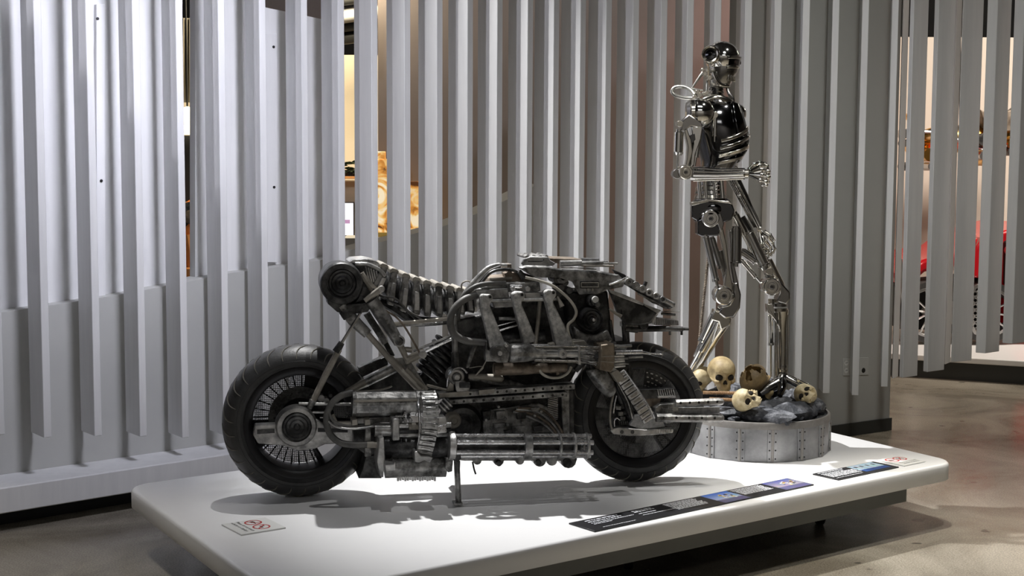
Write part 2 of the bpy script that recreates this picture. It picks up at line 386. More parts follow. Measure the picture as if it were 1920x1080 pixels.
# ------------------------------------------------------------------ frames: photo row/column + distance to the viewer -> local place
class Frame:
    def __init__(s, root, p0, u, z0):
        s.root = root; s.p0 = Vector((p0.x, p0.y, 0)); s.u = u; s.n = Vector((u.y, -u.x, 0)); s.z0 = z0
        s.k = p0.y / F_PX                                      # metres per photo pixel at the frame's plane
    def P(s, px, py, d=0.0):
        w_ = on_plane(px, py, s.p0 + s.n * d, s.n); r = w_ - s.p0
        return Vector((r.dot(s.u), -d, w_.z - s.z0))
    def kd(s, d): return s.k * (1 - d / s.p0.y)
    def tube(s, name, pts, r, m, parent=None, n=10, smooth=False, d=None, **kw):
        if d is not None: pts = [(p[0], p[1], d) for p in pts]
        rs = r if isinstance(r, (list, tuple)) else [r] * len(pts)
        if smooth:
            q = curve([tuple(p) + (rr,) for p, rr in zip(pts, rs)]); pts = [t[:3] for t in q]; rs = [t[3] for t in q]
        return obj(name, MB().tube([s.P(*p) for p in pts], [rr * s.kd(p[2]) for p, rr in zip(pts, rs)], n), m, parent or s.root, **kw)
    def plate(s, name, poly, d0, d1, m, parent=None, bevel=0.003, **kw):
        pts = [s.P(x, y, d0) for x, y in poly]
        return obj(name, MB().prism(pts, (0, d0 - d1, 0)), m, parent or s.root, bevel=bevel, **kw)
    def disc(s, name, c, r, d0, d1, m, parent=None, n=32, prof=None, bevel=0.002, **kw):
        k = s.kd(d0); o = s.P(c[0], c[1], d0)
        if prof is None: prof = [(0, r * k), (d0 - d1, r * k)]
        else: prof = [((d0 - dd), rr * k) for dd, rr in prof]
        return obj(name, MB().lathe(o, (0, 1, 0), prof, n), m, parent or s.root, bevel=bevel if len(prof) == 2 else 0, **kw)
    def ring(s, name, c, r0, r1, d0, d1, m, parent=None, n=48, **kw):
        k = s.kd(d0)
        return obj(name, MB().lathe(s.P(c[0], c[1], d0), (0, 1, 0), [(0, r0 * k), (0, r1 * k), (d0 - d1, r1 * k), (d0 - d1, r0 * k)], n, closed=True), m, parent or s.root, bevel=0.0015, **kw)
    def sector(s, name, c, r0, r1, a0, a1, d0, d1, m, parent=None, **kw):   # degrees, ccw from right as seen
        k = s.kd(d0); o = s.P(c[0], c[1], d0); N_ = max(3, int(abs(a1 - a0) / 6)); pts = []
        for i in range(N_ + 1):
            t = math.radians(a0 + (a1 - a0) * i / N_); pts.append(o + Vector((math.cos(t), 0, math.sin(t))) * r1 * k)
        for i in range(N_, -1, -1):
            t = math.radians(a0 + (a1 - a0) * i / N_); pts.append(o + Vector((math.cos(t), 0, math.sin(t))) * r0 * k)
        return obj(name, MB().prism(pts, (0, d0 - d1, 0)), m, parent or s.root, smooth=0, **kw)
    def polar(s, c, r, a, d, dr=None):
        k = s.kd(d if dr is None else dr); t = math.radians(a)
        return s.P(c[0], c[1], d) + Vector((math.cos(t), 0, math.sin(t))) * r * k

M['iron'] = mat('dusty_dark_iron', (0.09, 0.09, 0.088), (0.68, 0.67, 0.65), metal=0.55, rough=0.38, scale=14, bump=0.25, rvar=0.12, contrast=(0.42, 0.72))
M['steel2'] = mat('worn_grey_steel', (0.20, 0.20, 0.20), (0.74, 0.73, 0.71), metal=0.62, rough=0.36, scale=11, bump=0.2, rvar=0.1, contrast=(0.36, 0.66))
M['pipe'] = mat('bright_worn_pipe', (0.42, 0.42, 0.43), (0.90, 0.90, 0.91), metal=0.85, rough=0.27, scale=16, bump=0.15, rvar=0.1)
M['dust'] = mat('dust_coated_tube', (0.27, 0.25, 0.215), (0.46, 0.43, 0.38), metal=0.35, rough=0.6, scale=12, bump=0.2)
M['rust'] = mat('rusty_brown_metal', (0.10, 0.075, 0.055), (0.30, 0.25, 0.20), metal=0.5, rough=0.55, scale=16, bump=0.3)
M['dark'] = mat('sooty_black_metal', (0.03, 0.03, 0.031), (0.22, 0.22, 0.215), metal=0.55, rough=0.42, scale=12, bump=0.25, contrast=(0.45, 0.8))
M['rubber'] = mat('tyre_rubber', (0.028, 0.028, 0.029), (0.065, 0.065, 0.064), rough=0.45, scale=7, bump=0.1, bscale=120)
M['hose'] = mat('grey_hose_rubber', (0.07, 0.07, 0.068), (0.15, 0.145, 0.135), rough=0.5, scale=14)
M['paleh'] = mat('pale_hose', (0.42, 0.40, 0.34), (0.55, 0.52, 0.46), rough=0.5, scale=14)
M['groove'] = mat('dusty_tread_groove', (0.26, 0.245, 0.21), (0.12, 0.115, 0.10), rough=0.9, scale=20)
M['rim'] = mat('black_rim', (0.012, 0.012, 0.014), metal=0.4, rough=0.3)
M['disc'] = mat('grey_wheel_disc', (0.30, 0.303, 0.305), (0.55, 0.55, 0.555), metal=0.15, rough=0.5, scale=60, bump=0.15)
M['lens'] = mat('pale_lens', (0.6, 0.6, 0.58), rough=0.15)
M['plateb'] = mat('brown_clamp_metal', (0.16, 0.125, 0.09), (0.30, 0.25, 0.19), metal=0.5, rough=0.55, scale=20, bump=0.3)

def perforated():
    m = bpy.data.materials.new('perforated_sheet'); m.use_nodes = True; nt = m.node_tree; N = nt.nodes; L = nt.links; b = N['Principled BSDF']
    tc = N.new('ShaderNodeTexCoord'); v = N.new('ShaderNodeTexVoronoi'); v.voronoi_dimensions = '2D'; v.inputs['Scale'].default_value = 125; v.inputs['Randomness'].default_value = 0.1
    sx_ = N.new('ShaderNodeSeparateXYZ'); cx_ = N.new('ShaderNodeCombineXYZ'); L.new(tc.outputs['Object'], sx_.inputs[0]); L.new(sx_.outputs['X'], cx_.inputs[0]); L.new(sx_.outputs['Z'], cx_.inputs[1]); L.new(cx_.outputs[0], v.inputs['Vector']); r = N.new('ShaderNodeValToRGB'); r.color_ramp.elements[0].position = 0.40; r.color_ramp.elements[1].position = 0.44
    r.color_ramp.elements[0].color = (0.015, 0.015, 0.015, 1); r.color_ramp.elements[1].color = (0.62, 0.62, 0.6, 1)
    r.color_ramp.elements[0].color = (0, 0, 0, 1); r.color_ramp.elements[1].color = (1, 1, 1, 1)
    L.new(v.outputs['Distance'], r.inputs[0]); L.new(r.outputs[0], b.inputs['Alpha']); b.inputs['Base Color'].default_value = (0.16, 0.16, 0.16, 1); b.inputs['Metallic'].default_value = 0.3; b.inputs['Roughness'].default_value = 0.5
    return m
M['perf'] = perforated()
M['cast'] = mat('grainy_cast_metal', (0.28, 0.28, 0.27), (0.68, 0.67, 0.65), metal=0.15, rough=0.6, scale=45, bump=0.5, bscale=160)

# ------------------------------------------------------------------ the motorcycle
PR, PF = at_z(562, 928, PT), at_z(1190, 901, PT)
ub = Vector((PF.x - PR.x, PF.y - PR.y, 0)).normalized()
bike = empty('motorcycle', PR, math.atan2(ub.y, ub.x), label='battered grey and black custom motorcycle with exposed machinery standing on the white platform', cat='motorcycle')
K = Frame(bike, PR, ub, PT)

def wheel(c, R, Wd, name, rim_r):
    """c photo centre of the axle on the mid plane, R tyre radius in metres"""
    o = K.P(c[0], c[1], 0); o.z = R
    h = Wd / 2
    prof = []
    N_ = 9
    for i in range(N_ + 1):      # rounded tread crown from near side to far side
        t = -1 + 2 * i / N_
        prof.append((t * h, R - 0.052 * abs(t) ** 2.4))
    prof += [(h * 1.02, R - 0.075), (h * 0.96, rim_r + 0.02), (h * 0.80, rim_r), (-h * 0.80, rim_r), (-h * 0.96, rim_r + 0.02), (-h * 1.02, R - 0.075)]
    root = obj(name, MB().lathe(o, (0, 1, 0), [(h * 0.8, rim_r + 0.004), (h * 0.8, rim_r - 0.03), (h * 0.4, rim_r - 0.036), (-h * 0.4, rim_r - 0.036), (-h * 0.80, rim_r - 0.03), (-h * 0.88, rim_r - 0.016), (-h * 0.88, rim_r + 0.004)], 72, closed=True), M['rim'], bike, smooth=30, label='black wheel rim')
    obj('tyre', MB().lathe(o, (0, 1, 0), prof, 96, closed=True), M['rubber'], root, smooth=40, label='black rubber tyre with curved tread grooves')
    g = MB()
    for k in range(30):
        a0 = 2 * math.pi * k / 30
        for sgn in (-1, 1):
            pts = []
            for j in range(7):
                t = j / 6; yy = sgn * h * (0.25 + 0.74 * t); a = a0 + (0.16 * t + 0.05 * math.sin(t * 3.1)) + (0.1 if sgn > 0 else 0)
                rr = R - 0.052 * (0.25 + 0.74 * t) ** 2.4 + 0.0004
                pts.append(o + Vector((rr * math.cos(a), yy, rr * math.sin(a))))
            g.tube(pts, [0.001, 0.0028, 0.0032, 0.0032, 0.003, 0.0026, 0.001], 4)
    obj('tread_groove', g, M['groove'], root, kind='stuff', smooth=0, label='pale dusty tread grooves')
    # embossed line on the side wall
    obj('bead', MB().lathe(o + Vector((0, -h * 0.995, 0)), (0, 1, 0), [(0, rim_r + 0.032), (-0.003, rim_r + 0.034), (0, rim_r + 0.037)], 72, closed=True), M['rubber'], root)
    return root, o, h

SC = K.k
# ---- rear wheel
rw, ro, rh = wheel((562, 786), 0.333, 0.20, 'rear_wheel', 0.238)
def rp_(r, a, y): t = math.radians(a); return ro + Vector((r * math.cos(t), y, r * math.sin(t)))
def sect(name, o, r0, r1, a0, a1, y0, y1, m, parent, **kw):
    n_ = max(3, int(abs(a1 - a0) / 6)); pts = []
    for i in range(n_ + 1): t = math.radians(a0 + (a1 - a0) * i / n_); pts.append(o + Vector((r1 * math.cos(t), y0, r1 * math.sin(t))))
    for i in range(n_, -1, -1): t = math.radians(a0 + (a1 - a0) * i / n_); pts.append(o + Vector((r0 * math.cos(t), y0, r0 * math.sin(t))))
    return obj(name, MB().prism(pts, (0, y1 - y0, 0)), m, parent, smooth=0, **kw)
for a0, a1, n_ in ((82, 182, 9), (215, 294, 8)):
    sect('perforated_sheet', ro, 0.125, 0.196, a0, a1, 0.03, 0.04, M['perf'], rw, label='perforated grey sheet behind the spokes')
    for i in range(n_ + 1):
        a = a0 + (a1 - a0) * i / n_
        obj('spoke', MB().tube([rp_(0.09, a, 0.024), rp_(0.205, a + 5, 0.024)], 0.0028, 6), M['rim'], rw)
for a0, a1 in ((300, 336),):
    pass
for a0, a1 in ((180, 217), (292, 300), (336, 442)):
    sect('wheel_sheet', ro, 0.08, 0.206, a0, a1, 0.03, 0.045, M['rim'], rw)
obj('wheel_hub', MB().lathe(ro + Vector((0, 0.0, 0)), (0, 1, 0), [(0, 0.0), (0, 0.125), (0.08, 0.125), (0.08, 0.0)], 40), M['rim'], rw)
br = obj('brake_disc', MB().lathe(ro + Vector((0, -0.02, 0.015)), (0, 1, 0), [(0, 0.085), (0, 0.135), (0.006, 0.135), (0.006, 0.085)], 48, closed=True), M['dark'], rw)
hm = MB()
for i in range(40):
    a = i * 9; hm.lathe(ro + Vector((0.11 * math.cos(math.radians(a)) + (0.012 if i % 2 else 0), -0.0205, 0.015 + 0.11 * math.sin(math.radians(a)))), (0, -1, 0), [(0, 0.004), (0.0006, 0.004)], 8)
obj('disc_hole', hm, M['screw'], br, kind='stuff')
# hub and swing arm ends
HD = 0.16
hub = K.disc('hub_cover', (556, 801), 37, HD, 0.0, M['steel2'], prof=[(HD - 0.06, 40), (HD - 0.015, 39), (HD, 36), (HD, 29), (HD - 0.012, 28), (HD - 0.012, 20)], n=40, label='round hub cover with worn grey rim')
K.disc('hub_dial', (557, 801), 28, HD, HD - 0.02, M['dark'], hub, prof=[(HD - 0.012, 28), (HD - 0.004, 26), (HD - 0.006, 22), (HD - 0.001, 20), (HD - 0.004, 15), (HD + 0.001, 12), (HD - 0.002, 7), (HD + 0.004, 4), (HD + 0.004, 0)])
K.plate('swing_arm', [(478, 797), (520, 795), (548, 775), (585, 780), (606, 795), (690, 795), (700, 830), (610, 833), (590, 842), (560, 846), (530, 836), (484, 832), (474, 815)], HD - 0.03, HD - 0.085, M['steel2'], bevel=0.005, label='worn grey swing arm across the rear hub')
K.plate('arm_slot', [(482, 806), (515, 804), (515, 812), (482, 814)], HD - 0.026, HD - 0.032, M['dark'], bevel=0)
K.plate('arm_slot', [(596, 803), (652, 805), (652, 811), (596, 810)], HD - 0.026, HD - 0.032, M['dark'], bevel=0)
K.plate('perforated_guard', [(622, 760), (664, 760), (664, 786), (628, 782)], 0.10, 0.07, M['perf'], bevel=0.002)
for a, b, r in (((560, 757), (664, 758), 3.2), ((586, 773), (618, 773), 2.5), ((600, 783), (625, 783), 1.2)):
    K.tube('rail', [(*a, 0.12), (*b, 0.12)], r, M['steel2'])
for x, y, r in ((602, 747, 7), (612, 752, 6), (596, 742, 5), (585, 745, 4), (620, 742, 4)):
    K.disc('bolt_boss', (x, y), r, 0.11, 0.05, M['steel2'] if r > 5 else M['dark'], n=14)

# ---- frame, tail drum, rear links
drum = K.disc('tail_drum', (641, 532), 41, 0.14, -0.10, M['dark'], prof=[(-0.10, 26), (-0.08, 38), (0.10, 41), (0.132, 40.5), (0.14, 38), (0.14, 28.5), (0.125, 27)], n=48, label='large black round drum at the tail')
K.disc('drum_dial', (642, 531), 27, 0.135, 0.12, M['dark'], drum, prof=[(0.12, 28), (0.13, 25), (0.127, 21), (0.132, 19), (0.128, 14), (0.134, 11), (0.13, 6), (0.136, 4), (0.136, 0)])
K.tube('drum_neck', [(668, 545, 0.08), (698, 556, 0.06)], [28, 17], M['dark'], n=20)
K.plate('drum_bracket', [(613, 560), (640, 572), (690, 568), (700, 540), (712, 548), (690, 585), (655, 590), (632, 585), (615, 570)], 0.13, 0.02, M['dark'])
K.plate('tail_cap', [(655, 492), (662, 487), (685, 485), (705, 489), (712, 494), (710, 500), (690, 495), (665, 494)], 0.07, -0.13, M['steel2'])
K.plate('tail_fairing', [(662, 494), (690, 496), (712, 503), (708, 530), (698, 545), (685, 522), (672, 505)], 0.07, -0.12, M['dark'])
K.tube('tail_tube', [(666, 495, 0.09), (690, 496, 0.09), (712, 506, 0.09), (722, 518, 0.09)], 4, M['steel2'], smooth=True)
for i in range(5): K.plate('tail_fin', [(684 + i * 5, 500 + i * 2), (687 + i * 5, 500 + i * 2), (695 + i * 4, 530), (692 + i * 4, 531)], 0.078, 0.06, M['steel2'], bevel=0.001)
# ribbed saddle
tops = [(721, 497), (740, 506), (762, 515), (782, 522), (802, 528), (824, 533), (845, 538), (864, 542), (882, 546)]
bots_ = [(705, 562), (733, 574), (757, 586), (782, 591), (802, 596), (824, 596), (846, 596), (866, 592), (884, 588)]
sadd = K.tube('saddle_spine', [(690, 520, 0)] + [((a[0] + b[0]) / 2 + 2, (a[1] + b[1]) / 2, 0) for a, b in zip(tops, bots_)], [16, 19, 21, 23, 24, 24, 24, 22, 19, 17], M['dark'], n=16, smooth=True, label='black saddle core under the ribs')
for (tx, ty), (bx, by) in zip(tops, bots_):
    h_ = by - ty
    poly = [(tx - 7, ty + 9), (tx - 7, ty + 1), (tx - 3, ty - 1), (tx + 5, ty + 2), (tx + 5, ty + 10), (bx + 7, by - 8), (bx + 5, by), (bx - 6, by - 3), (bx - 9, by - h_ * .35)]
    rb = K.plate('saddle_rib', poly, 0.085, -0.085, M['iron'], bevel=0.004, label='grey saddle rib')
    K.plate('rib_cap', [(tx - 9, ty + 7), (tx - 8, ty - 1), (tx - 4, ty - 4), (tx + 5, ty - 1), (tx + 8, ty + 3), (tx + 7, ty + 9), (tx + 4, ty + 5), (tx - 4, ty + 3)], 0.092, -0.092, M['dust'], rb, bevel=0.003)
    K.plate('rib_plate', [(tx - 4, ty + h_ * .35), (tx + 4, ty + h_ * .38), (bx + 5, by - h_ * .12), (bx - 5, by - h_ * .14)], 0.092, 0.06, M['steel2'], rb, bevel=0.003)
K.tube('saddle_pan', [(712, 562, 0.03), (745, 580, 0.03), (775, 600, 0.03), (805, 603, 0.03), (850, 600, 0.03)], [8, 12, 11, 9, 7], M['dark'], smooth=True)
K.tube('cable', [(708, 552, 0.08), (735, 566, 0.09), (760, 580, 0.09), (780, 600, 0.08)], 2.2, M['dark'], smooth=True)
K.tube('cable', [(718, 556, 0.08), (742, 560, 0.095), (768, 585, 0.09), (800, 604, 0.08)], 1.8, M['hose'], smooth=True)
# rear stays
K.tube('upper_stay', [(640, 572, 0.11), (662, 600, 0.11), (689, 626, 0.11)], [11, 12, 10], M['iron'], n=14)
K.tube('lower_stay', [(686, 622, 0.11), (728, 670, 0.12), (731, 672, 0.12), (788, 732, 0.14)], [6, 6, 7.5, 7.5], M['dust'])
K.plate('stay_clamp', [(637, 588), (650, 583), (658, 594), (645, 601)], 0.15, 0.07, M['dark'])
K.tube('damper_tube', [(697, 563, 0.13), (722, 600, 0.13), (748, 643, 0.13)], [13, 13.5, 10], M['iron'], n=16)
K.tube('damper_rod', [(747, 640, 0.13), (766, 681, 0.13)], [7, 5], M['dust'])
K.ring('damper_collar', (749, 640), 8, 11, 0.15, 0.11, M['steel2'])
K.tube('inner_stay', [(687, 587, 0.05), (723, 643, 0.05)], 7, M['iron'])
K.tube('inner_rod', [(723, 643, 0.05), (736, 668, 0.05)], 5, M['dark'])
K.tube('inner_rod', [(701, 588, 0.09), (716, 610, 0.09)], 3, M['dust'])
K.tube('handle_tube', [(684, 564, 0.14), (700, 552, 0.145), (716, 541, 0.15)], [4.5, 6, 7], M['dust'])
K.disc('handle_end', (716, 542), 6, 0.165, 0.14, M['steel2'], n=16)
K.tube('bracket_tube', [(677, 512, 0.11), (689, 530, 0.11), (701, 544, 0.11)], [6, 7, 8], M['dust'])
K.tube('strut_rod', [(680, 580, 0.13), (637, 648, 0.15)], 2.6, M['dark']); K.tube('strut_rod', [(676, 588, 0.15), (642, 643, 0.16)], 1.6, M['dust'])
K.tube('strut_boot', [(641, 642, 0.15), (630, 660, 0.15)], [6, 8], M['dark'])
K.tube('strut_tube', [(636, 655, 0.15), (611, 702, 0.155), (586, 754, 0.16)], [6, 6.5, 5.5], M['dust'])
K.tube('strut_end', [(587, 750, 0.16), (580, 766, 0.16)], [7, 5], M['iron'])
K.tube('brake_cable', [(722, 582, 0.14), (742, 594, 0.14), (758, 612, 0.14), (775, 640, 0.15), (788, 664, 0.15)], 2, M['rust'], smooth=True)
K.tube('cross_rod', [(734, 608, 0.12), (838, 598, 0.12)], 4, M['dust']); K.tube('cross_rod', [(738, 612, 0.10), (830, 605, 0.10)], 2.2, M['iron'])
K.tube('link_rod', [(775, 658, 0.10), (850, 628, 0.10)], 2.6, M['steel2'])
K.tube('link_rod', [(762, 676, 0.13), (796, 660, 0.13)], 8, M['dust']); K.tube('link_rod', [(796, 660, 0.13), (850, 634, 0.13)], 3.2, M['pipe'])
K.tube('link_boss', [(755, 655, 0.11), (772, 656, 0.11)], 5.5, M['dust'])
K.disc('link_joint', (793, 665), 7.5, 0.16, 0.10, M['steel2'], n=18)
# black spring
ax0, ax1 = Vector((800, 702)), Vector((842, 640)); sp = MB(); pts = []
side = Vector((0.82, 0.57))
nt_ = 7
for i in range(nt_ * 16 + 1):
    t = i / (nt_ * 16); a = t * nt_ * 2 * math.pi; c = ax0.lerp(ax1, t); q = c + side * 24 * math.cos(a)
    pts.append(K.P(q.x, q.y, 0.02 + 0.055 * math.sin(a)))
sp.tube(pts, 0.0095, 8)
obj('shock_spring', sp, M['dark'], bike, label='thick black coil spring')
K.tube('shock_body', [(795, 708, 0.02), (848, 632, 0.02)], 10, M['dark'], n=14)
# chain stays
K.plate('frame_gusset', [(736, 672), (756, 671), (771, 679), (803, 730), (780, 733), (752, 700)], 0.105, 0.085, M['steel2'], bevel=0.002)
K.tube('gusset_tube', [(761, 692, 0.13), (800, 732, 0.14)], 5.5, M['dust'])
K.tube('chain_stay', [(648, 738, 0.10), (690, 715, 0.09), (740, 690, 0.08)], [6, 9, 9.5], M['iron'], n=14)
K.tube('chain_stay', [(650, 736, 0.10), (686, 716, 0.10)], [7, 8], M['dust'])
K.plate('chain_guard', [(672, 690), (725, 668), (728, 684), (678, 708)], 0.03, -0.04, M['dark'])
K.tube('cable_rod', [(660, 735, 0.12), (712, 731, 0.13), (735, 724, 0.13)], 1.8, M['dust'], smooth=True)
K.tube('step_rod', [(800, 722, 0.14), (843, 733, 0.14)], 2.6, M['dust'])
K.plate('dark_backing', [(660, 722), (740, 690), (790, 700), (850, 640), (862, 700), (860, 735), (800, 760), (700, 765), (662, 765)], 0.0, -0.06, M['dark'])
# ---- canister, clad belt and lower left machinery
can = K.tube('canister', [(660, 757, 0.20), (666, 757, 0.20), (667, 757, 0.20), (778, 756, 0.20), (779, 756, 0.20), (800, 756, 0.20)], [25, 26, 24.5, 24.5, 26, 26], M['iron'], n=10, smooth=False, label='faceted grey canister')
K.plate('canister_seam', [(664, 751), (785, 749), (785, 752), (664, 754)], 0.262, 0.24, M['dust'], can, bevel=0)
def belt(name, path, width, d, thick, n_, link_name):
    """path of photo points; links are slabs turned along the path"""
    pts = curve([(x, y, dd) for x, y, dd in path], 8); P3 = [K.P(*p) for p in pts]
    seg = [0]
    for a, b in zip(P3, P3[1:]): seg.append(seg[-1] + (b - a).length)
    def at(s_):
        for i in range(len(seg) - 1):
            if s_ <= seg[i + 1]: return P3[i].lerp(P3[i + 1], (s_ - seg[i]) / (seg[i + 1] - seg[i]))
        return P3[-1]
    root = None; Lk = seg[-1] / n_
    for i in range(n_):
        a, b = at(i * Lk), at((i + 1) * Lk); t = (b - a).normalized()
        # across the belt: mostly along the bike for an upright belt
        nrm = Vector((0, -1, 0)); nrm = (nrm - t * nrm.dot(t)).normalized(); sd = t.cross(nrm).normalized()
        R = Matrix((sd, t, nrm)).transposed()
        c = (a + b) / 2
        o = obj(link_name, MB().box(c, (width, Lk * 0.86, thick), R), M['iron'] if name == 'd' else M['steel2'], bike if root is None else root, bevel=0.002)
        if root is None: root = o
        obj('link_rib', MB().box(c + nrm * (thick / 2 + 0.001), (width * 0.62, Lk * 0.34, 0.005), R), M['steel2'] if name == 'd' else M['dust'], root, bevel=0.002)
    return root
belt('d', [(801, 735, 0.26), (806, 750, 0.33), (808, 775, 0.36), (806, 800, 0.37), (802, 825, 0.36), (794, 853, 0.33)], 0.068, 0.3, 0.012, 13, 'belt_link')
K.tube('belt_edge', [(786, 745, 0.24), (785, 760, 0.30), (787, 785, 0.33), (787, 815, 0.34), (782, 852, 0.32)], 2.6, M['pipe'], smooth=True)
K.plate('belt_shoe', [(777, 848), (782, 846), (790, 855), (803, 855), (812, 858), (806, 868), (796, 863), (786, 868), (778, 866)], 0.36, 0.24, M['steel2'])
# hoses of the rear machinery
K.tube('large_hose', [(661, 736, 0.20), (640, 742, 0.21), (621, 758, 0.22), (612, 785, 0.23), (618, 812, 0.24), (636, 829, 0.25), (660, 834, 0.26), (690, 834, 0.26)], 6.4, M['hose'], n=12, smooth=True)
K.tube('hose_ferrule', [(688, 834, 0.26), (716, 834, 0.26)], 6.5, M['dust'], n=12)
K.tube('thin_hose', [(712, 793, 0.24), (690, 798, 0.25), (660, 800, 0.25), (632, 794, 0.25), (620, 782, 0.24), (616, 770, 0.23)], 3.0, M['hose'], smooth=True)
K.tube('thin_hose', [(710, 797, 0.25), (686, 802, 0.26), (655, 804, 0.26), (630, 800, 0.25), (616, 790, 0.24)], 2.2, M['steel2'], smooth=True)
K.tube('air_pipe', [(630, 793, 0.2), (668, 793, 0.2)], 4, M['dust']); K.tube('air_pipe', [(624, 777, 0.2), (632, 793, 0.2)], 2.5, M['dust'])
for x in (665, 689): K.plate('pipe_clip', [(x - 5, 787), (x + 5, 786), (x + 6, 797), (x - 5, 798)], 0.26, 0.18, M['dust'])
K.plate('upright_strap', [(685, 794), (695, 794), (697, 856), (684, 857)], 0.24, 0.21, M['iron'])
K.plate('rear_plate', [(662, 800), (715, 800), (720, 846), (690, 856), (664, 836)], 0.19, 0.12, M['dark'])
K.plate('upper_deck', [(664, 785), (735, 781), (735, 792), (664, 795)], 0.21, 0.16, M['iron'])
K.tube('cross_pipe', [(702, 806, 0.24), (740, 806, 0.24)], 13, M['steel2'], n=16)
for y, r in ((798, 6), (808, 5), (816, 5)): K.tube('cross_pipe', [(742, y, 0.25), (845, y - 1, 0.25)], r, M['steel2'] if y != 808 else M['dark'])
K.tube('pale_sleeve', [(766, 799, 0.255), (788, 799, 0.255)], 7.2, M['dust'], n=14)
K.plate('clamp_ring', [(736, 785), (749, 785), (750, 826), (736, 827)], 0.31, 0.19, M['steel2'], bevel=0.006)
K.tube('valve', [(741, 781, 0.25), (756, 781, 0.25)], 3, M['steel2']); K.plate('valve_lever', [(754, 782), (759, 772), (764, 779), (762, 776), (759, 775), (756, 783)], 0.26, 0.25, M['pipe'], bevel=0)
for x in (752, 760, 770): K.disc('valve_bolt', (x, 789), 4, 0.28, 0.2, M['iron'], n=12)
K.plate('side_block', [(818, 783), (836, 782), (838, 800), (820, 800)], 0.28, 0.2, M['steel2']); K.plate('side_block', [(820, 799), (837, 796), (838, 812), (818, 813)], 0.30, 0.2, M['pipe'])
mot = K.tube('motor_drum', [(716, 838, 0.24), (722, 838, 0.24), (848, 838, 0.24), (852, 838, 0.24)], [19, 21, 21, 19], M['dark'], n=24, label='black motor drum')
K.plate('end_flange', [(711, 822), (720, 820), (722, 856), (719, 896), (712, 893), (707, 866)], 0.33, 0.16, M['steel2'], bevel=0.004)
K.tube('belly_tank', [(722, 875, 0.22), (835, 873, 0.22)], 22, M['iron'], n=24)
K.plate('tank_tab', [(722, 872), (738, 871), (741, 866), (742, 882), (724, 884)], 0.37, 0.2, M['steel2'])
fr = MB()
for i in range(16):
    x = 746 + i * 4.6; fr.box(K.P(x, 897 - (i % 3), 0.24), (0.008, 0.02, 0.02))
obj('tank_fringe', fr, M['steel2'], bike, kind='stuff')
K.plate('skid_wedge', [(686, 856), (712, 852), (716, 897), (672, 897), (680, 880)], 0.20, 0.02, M['dark'])
K.plate('front_flange', [(836, 858), (850, 860), (848, 884), (840, 886), (835, 878)], 0.30, 0.16, M['iron'])

# ---- bundle of six long pipes
PD = 0.30
ax_a, ax_b = K.P(846, 836, PD), K.P(1108, 836, PD)
axd = (ax_b - ax_a).normalized(); Rk = 0.043
bund = obj('pipe_collar', MB().lathe(ax_a, axd, [(-0.012, 0.03), (-0.012, 0.06), (0.012, 0.062), (0.016, 0.055), (0.016, 0.02)], 28), M['steel2'], bike, label='rear collar of the pipe bundle')
vv = Vector((0, 1, 0)); ww = axd.cross(vv).normalized()
Lb = (ax_b - ax_a).length
for k in range(6):
    a = math.radians(60 * k + 90); off = (vv * math.cos(a) + ww * math.sin(a)) * Rk
    obj('long_pipe', MB().tube([ax_a + off, ax_b + off], 0.0105, 14), M['pipe'], bike)
    obj('pipe_bore', MB().lathe(ax_b + off, axd, [(0.0, 0.0075), (0.0008, 0.0075), (0.001, 0)], 12), M['screw'], bike)
obj('core_pipe', MB().tube([ax_a, ax_b - axd * 0.05], 0.02, 14), M['dark'], bike)
for f_, w_, r_ in ((0.535, 0.034, 0.060), (0.765, 0.01, 0.058), (0.87, 0.01, 0.058), (0.965, 0.01, 0.058)):
    c = ax_a + axd * Lb * f_
    obj('pipe_ring', MB().lathe(c, axd, [(-w_ / 2, 0.03), (-w_ / 2, r_), (w_ / 2, r_), (w_ / 2, 0.03)], 32, closed=True), M['steel2'], bike, bevel=0.002)
# scalloped under plate
sca = [(846, 852), (1082, 852), (1082, 862)]
for cx, r in ((1066, 15), (1035, 10), (1012, 12), (975, 8), (935, 10), (895, 8)):
    for i in range(0, 7): t = math.pi * i / 6; sca.append((cx + r * math.cos(t), 864 + r * 0.95 * math.sin(t)))
sca += [(872, 864), (850, 862)]
K.plate('under_plate', sca, 0.22, 0.12, M['iron'], bevel=0.004)
for cx, cy, r in ((1064, 868, 9), (1010, 868, 6), (936, 869, 6)): K.disc('under_boss', (cx, cy), r, 0.235, 0.2, M['dark'], n=20)
# stand
sd = -(Vector((at_z(861, 948, PT).x - PR.x, at_z(861, 948, PT).y - PR.y, 0))).dot(Vector((-ub.y, ub.x, 0)))
K.tube('stand_leg', [(857, 864, sd), (857, 880, sd), (860, 947.5, sd)], [7, 6.2, 6.2], M['iron'], n=4, smooth=0, bevel=0.002)
K.disc('stand_pivot', (857, 858), 9, sd + 0.02, sd - 0.05, M['dark'], n=6)
K.plate('stand_foot', [(852, 944), (868, 944), (868, 948), (852, 948)], sd + 0.03, sd - 0.03, M['iron'], bevel=0.001)
K.tube('drain_hose', [(886, 866, 0.2), (889, 880, 0.2), (892, 889, 0.2)], 1.8, M['dark'], smooth=True)

